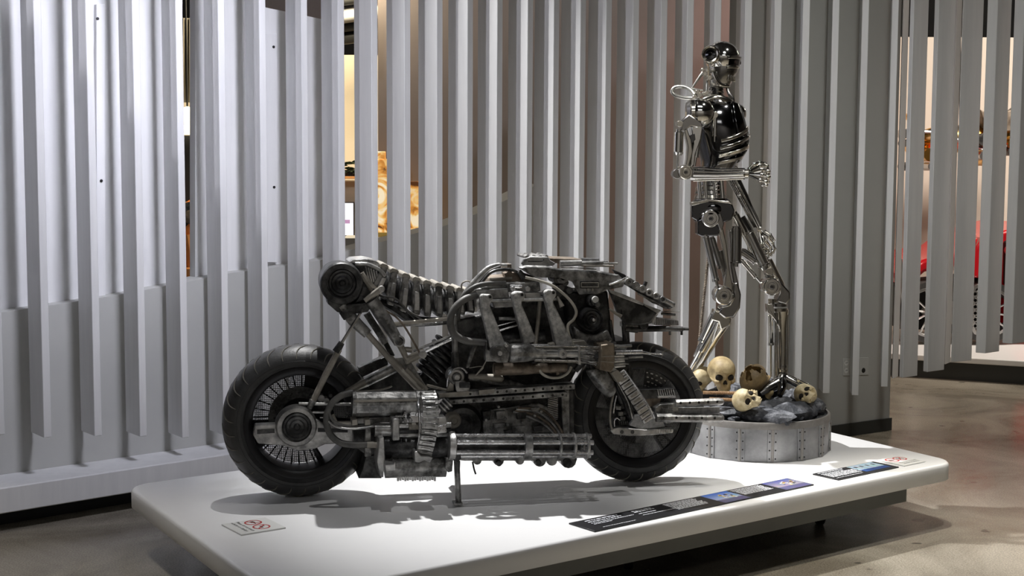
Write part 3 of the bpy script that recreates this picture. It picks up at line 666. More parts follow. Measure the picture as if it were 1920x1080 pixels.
# ---- engine
K.plate('engine_block', [(845, 745), (1078, 728), (1078, 838), (1060, 850), (850, 850), (838, 800)], 0.10, -0.12, M['dark'], bevel=0.01, label='black engine block')
K.plate('engine_side', [(905, 770), (1010, 755), (1040, 770), (1045, 812), (905, 815)], 0.135, 0.09, M['iron'], bevel=0.006)
K.plate('engine_front', [(1052, 732), (1068, 730), (1068, 822), (1056, 824)], 0.14, 0.0, M['iron'], bevel=0.004)
for i in range(13): K.plate('cooling_fin', [(1028, 748 + i * 3.4), (1046, 744 + i * 3.4), (1046, 745.6 + i * 3.4), (1028, 749.6 + i * 3.4)], 0.145, 0.10, M['steel2'], bevel=0)
K.disc('clutch_cover', (868, 800), 40, 0.16, 0.02, M['dark'], prof=[(0.06, 44), (0.12, 42), (0.15, 36), (0.155, 26), (0.15, 22), (0.165, 14), (0.165, 0)])
K.tube('kick_drum', [(826, 768, 0.2), (842, 752, 0.2)], [10, 11], M['dark'], n=16)
for i in range(3): K.tube('drum_band', [(829 + i * 5, 766 - i * 5, 0.2), (831 + i * 5, 764 - i * 5, 0.2)], 12, M['steel2'], n=16)
K.disc('pale_cover', (852, 790), 14, 0.19, 0.1, M['dust'], prof=[(0.1, 16), (0.17, 16), (0.185, 13), (0.18, 8), (0.19, 5), (0.19, 0)])
for i in range(4):
    K.tube('exhaust_rod', [(962 + i * 3, 772 - i * 2, 0.145), (995 + i * 7, 783 - i * 5, 0.15), (1026 + i * 6, 800 - i * 2, 0.15), (1044 + i * 5, 822, 0.15)], 2.6, M['rust'] if i % 2 else M['steel2'], smooth=True)
for x, y, w_, h_ in ((905, 772, 16, 18), (930, 772, 18, 16), (925, 795, 24, 9), (968, 775, 20, 12), (960, 800, 26, 14), (1000, 800, 20, 10), (995, 765, 18, 8), (945, 808, 14, 8), (985, 815, 18, 6)):
    K.plate('engine_cover', [(x, y), (x + w_, y - 2), (x + w_ - 2, y + h_ - 2), (x + 2, y + h_)], 0.155 + (x % 7) * .002, 0.11, M['dark'] if (x + y) % 2 else M['iron'], bevel=0.003)
for x, y in ((912, 788), (948, 785), (952, 797), (1003, 780), (935, 763), (1015, 772), (980, 793), (1022, 818), (918, 808)): K.disc('engine_bolt', (x, y), 3, 0.165, 0.13, M['steel2'], n=10)
# drilled frame rails
def rail(p, q, h_, d0, d1, nh, m):
    r = K.plate('drilled_rail', [(p[0], p[1]), (q[0], q[1]), (q[0], q[1] + h_), (p[0], p[1] + h_)], d0, d1, m, bevel=0.003, label='long drilled frame rail')
    for i in range(nh):
        t = (i + 0.5) / nh; K.disc('rail_hole', (p[0] + (q[0] - p[0]) * t, p[1] + (q[1] - p[1]) * t + h_ / 2), 2.5, d0 + 0.0012, d0 - 0.001, M['screw'], r, n=12, bevel=0)
    return r
rail((822, 738), (1078, 720), 10, 0.19, 0.12, 15, M['iron'])
rail((842, 750), (1064, 735), 9, 0.20, 0.12, 12, M['iron'])
K.plate('rail_dust_plate', [(824, 738), (880, 733), (880, 742), (824, 746)], 0.193, 0.18, M['dust'], bevel=0.001)
K.plate('rail_dust_plate', [(898, 732), (928, 729), (926, 737), (898, 741)], 0.193, 0.18, M['dust'], bevel=0.001)
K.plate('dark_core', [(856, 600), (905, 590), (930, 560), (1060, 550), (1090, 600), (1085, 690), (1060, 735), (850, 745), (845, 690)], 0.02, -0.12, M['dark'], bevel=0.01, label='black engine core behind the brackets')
K.tube('carburettor', [(928, 635, 0.07), (975, 632, 0.07)], [13, 15], M['dark'], n=18)
K.tube('carburettor', [(985, 630, 0.07), (1020, 628, 0.07)], [14, 12], M['dark'], n=18)
K.tube('intake_pipe', [(935, 597, 0.08), (975, 597, 0.08)], 4, M['steel2']); K.tube('intake_pipe', [(936, 620, 0.08), (980, 606, 0.08)], 2.5, M['pipe']); K.tube('intake_pipe', [(930, 612, 0.08), (975, 600, 0.08)], 1.5, M['pipe'])
K.tube('heat_shield', [(926, 692, 0.16), (985, 691, 0.16), (1000, 691, 0.16), (1062, 689, 0.16)], [13, 12.5, 10.5, 10.5], M['rust'], n=16)
for i in range(12): K.ring('shield_band', (1002 + i * 5.2, 690), 8, 11.3, 0.162, 0.156, M['iron'], n=20) if i % 3 == 0 else None
K.tube('dark_duct', [(880, 707, 0.12), (920, 712, 0.12), (960, 720, 0.10), (1000, 735, 0.08)], [7, 9, 8, 5], M['iron'], smooth=True, n=14)
K.tube('duct_cap', [(878, 706, 0.125), (930, 709, 0.135), (940, 712, 0.13)], [5, 8, 7], M['dust'], smooth=True, n=12)
col = K.tube('column_tube', [(852, 590, 0.14), (853, 650, 0.14), (854, 690, 0.14)], [6, 6, 7], M['steel2'])
K.tube('column_grip', [(853, 660, 0.145), (854, 690, 0.145)], 8, M['dark'])
K.disc('column_joint', (857, 708), 15, 0.19, 0.10, M['steel2'], prof=[(0.1, 17), (0.16, 17), (0.18, 14), (0.18, 10), (0.17, 9), (0.19, 7), (0.195, 5), (0.195, 0)])
K.tube('joint_arc', [(838, 725, 0.16), (841, 705, 0.17), (852, 692, 0.17), (866, 690, 0.17), (876, 700, 0.17)], 2, M['pipe'], smooth=True)
K.plate('joint_block', [(853, 715), (870, 714), (882, 722), (880, 733), (856, 735)], 0.2, 0.1, M['iron'])
K.tube('joint_nut', [(862, 722, 0.21), (880, 722, 0.21)], 6, M['dark'], n=6)
K.plate('joint_fin', [(843, 718), (852, 704), (851, 733), (836, 735)], 0.17, 0.15, M['dust'])
K.tube('wire', [(880, 690, 0.15), (900, 687, 0.15), (906, 690, 0.15), (890, 705, 0.15)], 1.0, M['dust'], smooth=True)
K.tube('wire', [(912, 675, 0.19), (905, 688, 0.17), (892, 704, 0.16)], 1.3, M['dust'], smooth=True)
K.plate('drilled_strap', [(882, 660), (890, 642), (896, 646), (880, 690), (874, 690)], 0.13, 0.11, M['iron'])
# hoses of the engine
K.tube('main_hose', [(893, 553, 0.16), (870, 562, 0.18), (851, 580, 0.19), (844, 602, 0.20), (850, 624, 0.20), (868, 637, 0.20), (890, 641, 0.2), (912, 642, 0.2)], 7, M['hose'], n=12, smooth=True)
K.plate('hose_bracket', [(910, 640), (914, 640), (914, 656), (922, 660), (930, 665), (928, 678), (911, 678)], 0.22, 0.17, M['iron'])
K.tube('top_hose', [(948, 531, 0.14), (915, 532, 0.15), (890, 538, 0.16), (870, 554, 0.16), (861, 575, 0.15), (858, 600, 0.14)], 5, M['hose'], smooth=True, n=12)
K.tube('brake_hose', [(936, 496, 0.09), (915, 502, 0.10), (895, 520, 0.11), (874, 545, 0.12), (866, 560, 0.12)], 4, M['steel2'], smooth=True)
K.tube('brake_hose', [(938, 500, 0.10), (918, 508, 0.11), (902, 524, 0.12), (888, 540, 0.13)], 3, M['hose'], smooth=True)
K.tube('brake_hose', [(980, 520, 0.10), (965, 508, 0.12), (945, 505, 0.12), (922, 510, 0.13), (906, 526, 0.13), (898, 540, 0.13)], 3, M['dark'], smooth=True)
K.tube('guard_wire', [(866, 545, 0.10), (866, 532, 0.10), (876, 527, 0.10), (884, 530, 0.10)], 1.6, M['dust'], smooth=True)
K.tube('white_hose', [(985, 520, 0.15), (1010, 526, 0.16), (1038, 537, 0.17), (1066, 560, 0.18), (1080, 582, 0.18), (1076, 598, 0.18), (1065, 610, 0.18), (1067, 630, 0.19), (1076, 650, 0.19)], 3, M['paleh'], smooth=True)
K.tube('loop_hose', [(1010, 682, 0.17), (1014, 698, 0.18), (1028, 707, 0.18), (1048, 708, 0.18), (1064, 700, 0.18), (1071, 688, 0.17)], 2.6, M['paleh'], smooth=True)
K.plate('loop_tag', [(1043, 694), (1048, 690), (1049, 702), (1044, 704)], 0.18, 0.17, M['rust'], bevel=0.001)
# top of the engine
K.plate('head_block', [(890, 543), (953, 540), (955, 560), (892, 562)], 0.16, 0.02, M['steel2'], bevel=0.006)
K.tube('head_cylinder', [(892, 547, 0.13), (950, 546, 0.13)], 9, M['steel2'], n=16)
K.plate('head_box', [(948, 530), (1012, 529), (1014, 546), (950, 548)], 0.15, 0.0, M['iron'], bevel=0.005)
for x, r in ((962, 5), (990, 5)): K.disc('box_knob', (x, 542), r, 0.17, 0.14, M['steel2'], n=16)
K.tube('box_tube', [(956, 537, 0.155), (978, 538, 0.155)], 4, M['pipe']); K.plate('box_plate', [(984, 549), (1014, 548), (1014, 560), (986, 561)], 0.155, 0.1, M['steel2'])
K.plate('deck_plate', [(918, 522), (1000, 517), (1004, 528), (916, 532)], 0.10, -0.08, M['rust'], bevel=0.004)
K.tube('deck_tube', [(918, 524, 0.11), (960, 522, 0.11)], 3, M['dust']); K.tube('deck_tube', [(910, 531, 0.11), (1000, 528, 0.11)], 2, M['dust'])
K.plate('copper_fitting', [(951, 495), (959, 495), (960, 512), (972, 508), (980, 513), (978, 521), (948, 521), (946, 513), (952, 511)], 0.10, 0.04, M['rust'], bevel=0.002)
K.tube('hose_fitting', [(934, 497, 0.09), (958, 498, 0.09)], 4, M['steel2']); K.tube('hose_fitting', [(972, 509, 0.12), (984, 522, 0.12)], 6, M['dark'], n=14)
K.tube('cross_shaft', [(893, 565, 0.17), (1045, 561, 0.17)], 3.5, M['steel2'])
K.plate('cross_bar', [(922, 562), (962, 560), (965, 576), (926, 578)], 0.17, 0.10, M['steel2'], bevel=0.006)
K.plate('cross_bar', [(982, 560), (1022, 557), (1022, 564), (984, 568)], 0.17, 0.10, M['iron'])
K.plate('cross_bar', [(892, 560), (903, 560), (903, 580), (895, 578)], 0.17, 0.10, M['steel2'])
for pts, hole in (([(901, 554), (906, 552), (923, 553), (925, 562), (919, 569), (919, 574), (947, 643), (944, 650), (925, 657), (918, 652), (913, 622), (902, 577)], (919, 557)),
                  ([(961, 551), (968, 547), (983, 548), (985, 558), (979, 566), (979, 572), (1005, 634), (1003, 642), (982, 645), (977, 622), (963, 568)], (979, 553)),
                  ([(1021, 547), (1028, 543), (1041, 544), (1044, 554), (1038, 562), (1038, 568), (1073, 640), (1074, 650), (1043, 651), (1036, 615), (1023, 562)], (1038, 549))):
    bk = K.plate('cast_bracket', pts, 0.215, 0.16, M['cast'], bevel=0.006, label='cast grey bracket with an eyelet')
    K.disc('bracket_hole', hole, 2.8, 0.2165, 0.21, M['screw'], bk, n=14, bevel=0)
    K.disc('bracket_boss', (hole[0], hole[1]), 5, 0.219, 0.2, M['steel2'], bk, prof=[(0.2, 5.2), (0.218, 5), (0.218, 3), (0.2, 3)])
K.tube('push_rod', [(1013, 560, 0.14), (1008, 610, 0.15), (1003, 650, 0.17)], 4, M['dust'])
K.tube('push_rod', [(1045, 556, 0.19), (1054, 575, 0.2)], [2, 5], M['dust'])
# ---- side arm: pivot, cylinder, rods, clamp, nozzle
AD_ = 0.26
K.disc('arm_pivot', (937, 664), 17, AD_, AD_ - 0.07, M['iron'], n=28, label='round dark pivot plate of the side arm')
K.disc('pivot_bolt', (938, 663), 5, AD_ + 0.01, AD_ - 0.01, M['steel2'], n=6)
K.plate('pivot_ear', [(936, 650), (948, 642), (956, 645), (958, 655), (952, 680), (938, 680)], AD_ - 0.005, AD_ - 0.05, M['iron'])
K.disc('ear_bolt', (950, 648), 3.5, AD_ + 0.004, AD_ - 0.02, M['steel2'], n=12)
K.tube('arm_cylinder', [(955, 662, 0.24), (960, 662, 0.24), (990, 660, 0.24), (1003, 663, 0.24), (1024, 664, 0.24)], [17, 19, 18.5, 13, 9], M['iron'], n=20, label='dark tapered cylinder of the side arm')
K.tube('arm_rod', [(1024, 664, 0.24), (1086, 664, 0.24)], 7, M['steel2'], n=14)
K.ring('rod_collar', (1056, 664), 3, 9, 0.27, 0.22, M['steel2'], n=20)
for y, r in ((648, 1.6), (651, 1.0), (655, 1.4), (676, 1.6), (679, 1.0)): K.tube('arm_wire', [(1002, y + (1 if y < 660 else -2), 0.25), (1090, y + 1, 0.25), (1128, y + 3, 0.24)], r, M['pipe'] if r > 1.2 else M['dust'])
K.tube('arm_pipe', [(996, 648, 0.22), (1034, 648, 0.22)], 3.2, M['steel2'])
K.plate('arm_lug', [(1030, 645), (1040, 642), (1042, 650), (1030, 651)], 0.24, 0.2, M['dust'])
rg = random.Random(3)
for i in range(16):
    y = 651 + i * 2.1; K.tube('cluster_rod', [(1084, 664 + (y - 664) * 0.7, 0.22 + rg.random() * .04), (1106, y + rg.uniform(-2, 2), 0.25), (1130, y + rg.uniform(-3, 3) + 2, 0.23)], rg.uniform(0.9, 2.0), M['pipe'] if i % 3 == 0 else M['iron'], n=6)
K.tube('cluster_core', [(1084, 667, 0.22), (1130, 669, 0.22)], [10, 15], M['dark'])
K.plate('cluster_flange', [(1084, 649), (1088, 648), (1089, 684), (1085, 684)], 0.26, 0.2, M['steel2'], bevel=0.001)
cl = K.plate('brown_clamp', [(1128, 647), (1152, 644), (1153, 667), (1152, 688), (1147, 698), (1124, 694), (1127, 672)], 0.29, 0.16, M['plateb'], bevel=0.005, label='brown metal clamp on the side arm')
K.plate('clamp_line', [(1128, 668), (1152, 667), (1152, 668.4), (1128, 669.4)], 0.292, 0.28, M['dust'], cl, bevel=0); K.plate('clamp_line', [(1127, 677), (1151, 679), (1151, 680.2), (1127, 678.2)], 0.292, 0.28, M['dust'], cl, bevel=0)
for i in range(9): K.tube('nozzle_rod', [(1152, 648 + i * 5, 0.22), (1168 + (i * 7) % 13, 649 + i * 4.6, 0.22)], 2.5, M['iron'] if i % 2 else M['steel2'])
K.tube('nozzle', [(1154, 661, 0.23), (1204, 660, 0.23), (1205, 661, 0.23), (1212, 662, 0.23), (1222, 663, 0.23), (1246, 665, 0.23)], [5, 5, 3.5, 3, 1.5, 1], M['pipe'], n=12)
K.tube('nozzle', [(1156, 650, 0.22), (1184, 648, 0.22)], [3, 3.5], M['steel2'])
K.tube('nozzle_spring', [(1178, 670, 0.22), (1205, 669, 0.22)], 2.5, M['iron'])
# ---- front wheel
fw, fo, fh = wheel((1192, 770), 0.322, 0.15, 'front_wheel', 0.238)
obj('wheel_face', MB().lathe(fo + Vector((0, -0.05, 0)), (0, 1, 0), [(0, 0.0), (0, 0.212), (0.02, 0.22), (0.05, 0.222), (0.05, 0.0)], 56), M['disc'], fw, label='speckled grey wheel disc')
obj('face_lip', MB().lathe(fo + Vector((0, -0.05, 0)), (0, 1, 0), [(0, 0.206), (-0.005, 0.211), (0.006, 0.221)], 56), M['rim'], fw)
for a0, a1, r0, r1, mm in ((186, 274, 0.14, 0.205, 'perf'), (48, 82, 0.10, 0.205, 'dark'), (305, 335, 0.14, 0.205, 'perf'), (170, 187, 0.11, 0.205, 'dark')):
    sect('face_window', fo, r0, r1, a0, a1, -0.0520, -0.048, M['dark'], fw)
    if mm == 'perf':
        for i in range(int((a1 - a0) / 13)):
            aa = a0 + i * 13
            for q0, q1 in ((0.145, 0.165), (0.168, 0.200)): sect('perforated_sheet', fo, q0, q1, aa + 2, aa + 11.5, -0.0540, -0.05, M['perf'], fw)
hm = MB()
for i in range(36):
    for r in (0.112, 0.13, 0.15, 0.17, 0.19):
        a = math.radians(50 + (i * 37.7 + r * 900) % 30); hm.lathe(fo + Vector((r * math.cos(a), -0.0525, r * math.sin(a))), (0, -1, 0), [(0, 0.0032), (0.0006, 0.003), (0.0006, 0)], 6) if i < 14 else None
obj('sheet_dot', hm, M['pipe'], fw, kind='stuff')
FD = 0.13
K.plate('axle_arm', [(1144, 806), (1160, 801), (1210, 806), (1264, 803), (1262, 812), (1225, 816), (1180, 818), (1150, 814)], FD, FD - 0.04, M['steel2'], bevel=0.004)
for x in (1166, 1186): K.disc('arm_hole', (x, 810), 4, FD + 0.001, FD - 0.003, M['dark'], n=16, bevel=0)
for i in range(7): K.plate('arm_tooth', [(1231 + i * 4.6, 805), (1233.5 + i * 4.6, 805), (1233.5 + i * 4.6, 812), (1231 + i * 4.6, 812)], FD + 0.004, FD - 0.01, M['pipe'], bevel=0)
K.plate('fork_plate', [(1190, 780), (1235, 770), (1248, 800), (1205, 806), (1180, 798)], FD - 0.01, FD - 0.05, M['disc'], bevel=0.004)
K.plate('spring_backing', [(1185, 731), (1266, 728), (1266, 746), (1186, 750)], 0.10, 0.04, M['dark'])
for i in range(8): K.tube('spring_coil', [(1233 + i * 4.2, 730, 0.11), (1236 + i * 4.2, 743, 0.11)], 1.4, M['pipe'])
K.plate('spring_base', [(1233, 743), (1267, 742), (1267, 746), (1234, 747)], 0.115, 0.07, M['pipe'], bevel=0.001)
K.plate('brown_bar', [(1196, 748), (1240, 746), (1236, 762), (1200, 764)], 0.10, 0.05, M['rust'])
for k in range(8): K.tube('small_coil', [(1160 + k * 4, 790, 0.10), (1162 + k * 4, 797, 0.10)], 1.6, M['iron'])
K.tube('caliper_pipe', [(1150, 740, 0.12), (1145, 765, 0.13), (1144, 790, 0.13), (1148, 806, 0.13)], 2.2, M['dust'], smooth=True)
K.tube('caliper_pipe', [(1156, 742, 0.12), (1152, 760, 0.13), (1150, 775, 0.13)], 1.6, M['pipe'], smooth=True)
K.tube('caliper_hook', [(1152, 800, 0.13), (1152, 788, 0.135), (1157, 784, 0.135), (1163, 788, 0.135)], 1.4, M['pipe'], smooth=True)
for x, y in ((1160, 765), (1170, 762), (1164, 776), (1174, 774), (1168, 785), (1180, 768)): K.plate('caliper_block', [(x - 5, y - 4), (x + 5, y - 4), (x + 5, y + 4), (x - 5, y + 4)], 0.11, 0.06, M['dark'] if x % 4 else M['iron'])
K.plate('inner_band', [(1150, 704), (1158, 700), (1172, 722), (1184, 752), (1189, 780), (1180, 782), (1170, 755), (1158, 728)], 0.14, 0.09, M['dark'])
K.tube('band_edge', [(1150, 704, 0.145), (1164, 728, 0.145), (1178, 755, 0.145), (1186, 785, 0.145)], 1.6, M['pipe'], smooth=True)
belt('s', [(1160, 698, 0.20), (1176, 722, 0.22), (1192, 747, 0.23), (1205, 768, 0.23), (1216, 789, 0.21)], 0.053, 0.2, 0.012, 10, 'band_link')
K.tube('band_edge', [(1171, 694, 0.215), (1190, 721, 0.235), (1207, 746, 0.245), (1219, 766, 0.245), (1227, 784, 0.225)], 1.8, M['pipe'], smooth=True)
K.plate('band_root', [(1146, 699), (1158, 693), (1168, 703), (1172, 712), (1158, 718)], 0.22, 0.12, M['dust'], bevel=0.003)
# drilled prongs
for p, q, r in (((1266, 756), (1357, 753), 8), ((1230, 783), (1357, 784), 9)):
    pr = K.tube('drilled_prong', [(*p, 0.15), (q[0] - 8, q[1], 0.15), (q[0] - 2, q[1], 0.15), (*q, 0.15)], [r, r, r * .8, r * .4], M['steel2'] if r == 8 else M['iron'], n=8, label='drilled grey prong with a rounded tip')
    for i in range(5):
        t = (i + 0.6) / 5.3; K.disc('prong_hole', (p[0] + (q[0] - p[0]) * t, p[1] + (q[1] - p[1]) * t), 2.6, 0.15 + r * SC * 0.96, 0.15, M['screw'], pr, n=12, bevel=0)
K.plate('prong_body', [(1228, 765), (1238, 758), (1272, 756), (1275, 790), (1250, 794), (1230, 786)], 0.14, 0.07, M['iron'], bevel=0.004)
K.plate('prong_bridge', [(1262, 764), (1350, 763), (1350, 776), (1262, 777)], 0.13, 0.12, M['disc'])
K.plate('prong_grille', [(1242, 766), (1262, 765), (1262, 776), (1243, 777)], 0.144, 0.13, M['perf'], bevel=0.001)
# fork, head stock, tank
K.tube('fork_leg', [(1110, 620, 0.06), (1135, 680, 0.08), (1165, 745, 0.09), (1192, 800, 0.09)], [14, 12, 10, 8], M['dark'], n=16)
K.tube('fork_leg', [(1172, 600, 0.03), (1176, 650, 0.05), (1182, 720, 0.06)], [7, 6, 5], M['dark'])
K.plate('head_stock', [(1060, 548), (1140, 545), (1150, 640), (1130, 652), (1080, 650), (1066, 612)], 0.09, -0.12, M['dark'], bevel=0.01, label='black steering head')
pod = K.tube('bullet_tank', [(1112, 690, 0.16), (1114, 694, 0.16), (1124, 706, 0.16), (1136, 722, 0.16), (1146, 737, 0.16), (1149, 741, 0.16)], [14, 16.5, 18, 17.5, 12, 4], M['iron'], n=20, smooth=True, label='dark bullet shaped canister')
K.plate('pod_mount', [(1104, 676), (1128, 680), (1118, 700), (1108, 694)], 0.17, 0.1, M['dark'])
K.tube('tyre_hugger', [(1078, 695, 0.02), (1100, 672, 0.02), (1128, 660, 0.02)], [6, 8, 7], M['dark'])
K.disc('round_dial', (1111, 600), 23, 0.19, 0.08, M['dark'], prof=[(0.08, 24), (0.17, 24), (0.187, 22), (0.18, 19), (0.186, 17), (0.178, 12), (0.186, 10), (0.18, 5), (0.192, 4), (0.192, 0)], n=36, label='round dark dial on the steering head')
K.disc('dial_nut', (1114, 600), 3.4, 0.2, 0.17, M['steel2'], n=6)
K.disc('lamp', (1117, 566), 9, 0.20, 0.12, M['dark'], prof=[(0.12, 13), (0.17, 12), (0.175, 9), (0.2, 7.5), (0.2, 0)], n=24)
K.disc('lamp_lens', (1117, 562), 6.5, 0.215, 0.198, M['lens'], n=20, label='pale lamp lens'); K.disc('lamp_cap', (1121, 571), 5, 0.217, 0.19, M['dark'], n=20)
K.plate('stay_plate', [(1069, 640), (1096, 638), (1102, 646), (1098, 652), (1070, 650)], 0.19, 0.12, M['dust'], bevel=0.004)
K.plate('cowl_frame', [(1076, 612), (1090, 622), (1118, 628), (1140, 618), (1150, 640), (1110, 655), (1080, 645)], 0.14, 0.02, M['iron'], bevel=0.008)
def shell(name, sec, m, parent=None, **kw):
    """sections: list of (list of (px,py)) outlines at d values; loft between them"""
    vs = []; fs = []; n_ = len(sec[0][1])
    for d, pts in sec: vs += [K.P(x, y, d) for x, y in pts]
    for i in range(len(sec) - 1):
        for k in range(n_): fs.append((i * n_ + k, i * n_ + (k + 1) % n_, (i + 1) * n_ + (k + 1) % n_, (i + 1) * n_ + k))
    fs += [tuple(range(n_ - 1, -1, -1)), tuple(range((len(sec) - 1) * n_, len(sec) * n_))]
    return obj(name, MB().add(vs, fs), m, parent or bike, bevel=0.004, smooth=30, **kw)
def shrink(pts, f, dx=0, dy=0):
    cx = sum(p[0] for p in pts) / len(pts); cy = sum(p[1] for p in pts) / len(pts)
    return [(cx + (x - cx) * f + dx, cy + (y - cy) * f + dy) for x, y in pts]
tank = [(970, 501), (985, 497), (1022, 498), (1045, 503), (1120, 507), (1160, 515), (1172, 528), (1168, 538), (1142, 543), (1122, 552), (1086, 553), (1072, 527), (1045, 519), (1000, 519)]
shell('tank_cowl', [(0.14, shrink(tank, 0.93, 0, 2)), (0.125, tank), (-0.13, tank), (-0.15, shrink(tank, 0.9))], M['iron'], label='dark angular tank cowl')
K.plate('tank_inset', [(1088, 527), (1124, 527), (1124, 541), (1088, 541)], 0.146, 0.13, M['dark'], bevel=0.002)
for a, b in (((1090, 530), (1122, 530)), ((1090, 538), (1122, 538)), ((1090, 530), (1090, 538)), ((1122, 530), (1122, 538))): K.tube('inset_frame', [(*a, 0.148), (*b, 0.148)], 0.9, M['dust'])
for x in (1101, 1110): K.plate('inset_tab', [(x, 541), (x + 3, 541), (x + 3, 546), (x, 546)], 0.149, 0.14, M['dust'], bevel=0)
deck = [(976, 494), (981, 485), (994, 480), (1028, 481), (1032, 488), (1042, 493), (1038, 498), (1000, 500), (982, 500)]
shell('deck_cowl', [(0.10, shrink(deck, 0.95, 0, 1)), (0.09, deck), (-0.10, deck), (-0.11, shrink(deck, 0.9))], M['steel2'], label='grey stepped top cowl')
for i in range(4): K.plate('deck_knuckle', [(984 + i * 12, 481), (987 + i * 12, 478), (992 + i * 12, 479), (992 + i * 12, 484), (985 + i * 12, 485)], 0.09, -0.08, M['iron'], bevel=0.002)
K.tube('deck_line', [(990, 490, 0.103), (1014, 490, 0.104), (1020, 486, 0.104)], 1, M['dark'], smooth=True)
K.plate('deck_lid', [(1030, 484), (1090, 486), (1092, 492), (1060, 495), (1036, 493)], 0.06, -0.10, M['rust'], bevel=0.003)
K.tube('top_barrel', [(1050, 494, 0.09), (1090, 493, 0.09), (1091, 494, 0.09), (1130, 493, 0.09), (1131, 494, 0.09), (1158, 494, 0.09)], [6, 6, 4, 4, 2.2, 2.2], M['steel2'], n=12)
K.tube('top_barrel', [(1088, 487, 0.02), (1122, 488, 0.02), (1123, 491, 0.02), (1140, 491, 0.02)], [4, 4, 2.5, 2], M['pipe'], n=12)
K.tube('top_barrel', [(1090, 498, 0.10), (1150, 499, 0.10)], 2, M['dust'])
K.tube('barrel_wire', [(1052, 501, 0.13), (1100, 503, 0.13), (1118, 505, 0.13)], 1.2, M['iron'])
nose_u = [(1145, 503), (1170, 514), (1200, 536), (1238, 566), (1262, 570), (1266, 575), (1254, 580), (1222, 568), (1190, 545), (1165, 530)]
shell('nose_rail', [(0.10, shrink(nose_u, 0.95)), (0.09, nose_u), (-0.08, nose_u), (-0.09, shrink(nose_u, 0.9))], M['dark'], label='black upper nose rail')
K.tube('nose_barrel', [(1172, 524, 0.12), (1200, 540, 0.12), (1264, 572, 0.12)], [8, 7, 5], M['iron'], n=12)
for i in range(6): t = i / 6; K.ring('barrel_band', (1180 + 76 * t, 529 + 39 * t), 4, 8.4 - 2.4 * t, 0.14, 0.125, M['steel2'], n=18)
for i in range(3): K.tube('nose_slat', [(1196 + i * 3, 550 - i * 7, 0.11), (1250 + i * 4, 579 - i * 6, 0.11)], 2, M['dark'] if i % 2 else M['iron'])
K.tube('nose_knob', [(1208, 536, 0.10), (1211, 528, 0.10)], 4, M['dark'], n=12)
K.tube('nose_lever', [(1142, 534, 0.15), (1160, 528, 0.15), (1172, 522, 0.14)], 2.2, M['pipe'], smooth=True)
nose_l = [(1138, 541), (1168, 552), (1205, 568), (1235, 586), (1232, 592), (1222, 606), (1200, 610), (1172, 609), (1157, 590), (1146, 560)]
shell('nose_cowl', [(0.13, shrink(nose_l, 0.9, 0, 2)), (0.10, nose_l), (-0.10, nose_l), (-0.13, shrink(nose_l, 0.9))], M['dark'], label='black pointed nose cowl')
K.plate('nose_blade', [(1140, 542), (1170, 552), (1208, 569), (1206, 573), (1170, 560), (1146, 550)], 0.145, 0.12, M['steel2'], bevel=0.002)
K.plate('nose_tip', [(1208, 570), (1240, 582), (1232, 590), (1226, 607), (1222, 606), (1226, 590), (1210, 580)], 0.12, -0.10, M['steel2'], bevel=0.002)
K.tube('nose_pin', [(1240, 588, 0.06), (1266, 590, 0.06)], [3, 2.5], M['dark']); K.tube('nose_pin', [(1240, 584, 0.03), (1275, 584, 0.03)], 0.9, M['iron'])
for i in range(14): K.plate('comb_tooth', [(1229 + i * 3.2, 597 + i * .35), (1230.8 + i * 3.2, 597 + i * .35), (1230.8 + i * 3.2, 610), (1229 + i * 3.2, 610)], 0.05, -0.04, M['steel2'], bevel=0)
K.tube('nose_gun_tube', [(1172, 616, 0.05), (1195, 618, 0.05), (1196, 617, 0.05), (1254, 616, 0.05), (1256, 617, 0.05), (1280, 617, 0.05), (1281, 617, 0.05), (1291, 617, 0.05)], [6, 7, 6, 6, 5, 5, 3.2, 3.2], M['dark'], n=14, label='long black tube under the nose')
K.disc('tube_collar', (1208, 610), 9, 0.09, 0.0, M['dark'], n=20)
for x in (1256, 1278): K.tube('tube_peg', [(x, 620, 0.05), (x, 628, 0.05)], 2.4, M['dark'])
K.plate('tube_bracket', [(1172, 606), (1200, 608), (1200, 614), (1172, 616)], 0.06, -0.03, M['iron'])
K.tube('lever_arm', [(1143, 579, 0.16), (1155, 588, 0.16), (1165, 593, 0.16)], [2.4, 3, 4], M['dust'])
K.tube('lever_arm', [(1165, 580, 0.15), (1167, 596, 0.15), (1171, 628, 0.15)], 1.4, M['dark']); K.tube('lever_boot', [(1168, 612, 0.15), (1172, 640, 0.14)], [3, 5], M['dark'])
K.tube('lever_boot', [(1144, 600, 0.10), (1149, 640, 0.10)], [3, 5], M['dark'])
K.plate('fork_yoke', [(1155, 640), (1180, 638), (1184, 655), (1160, 658)], 0.12, -0.10, M['dark'])
for x, y in ((1045, 525), (1052, 540), (1060, 530), (1048, 552), (1060, 556), (1068, 545)): K.disc('lump', (x, y), 7, 0.12, 0.0, M['dark'], n=14); 
K.plate('tank_lug', [(1044, 523), (1050, 521), (1056, 526), (1064, 520), (1066, 527), (1056, 532), (1046, 531)], 0.125, 0.06, M['steel2'], bevel=0.002)
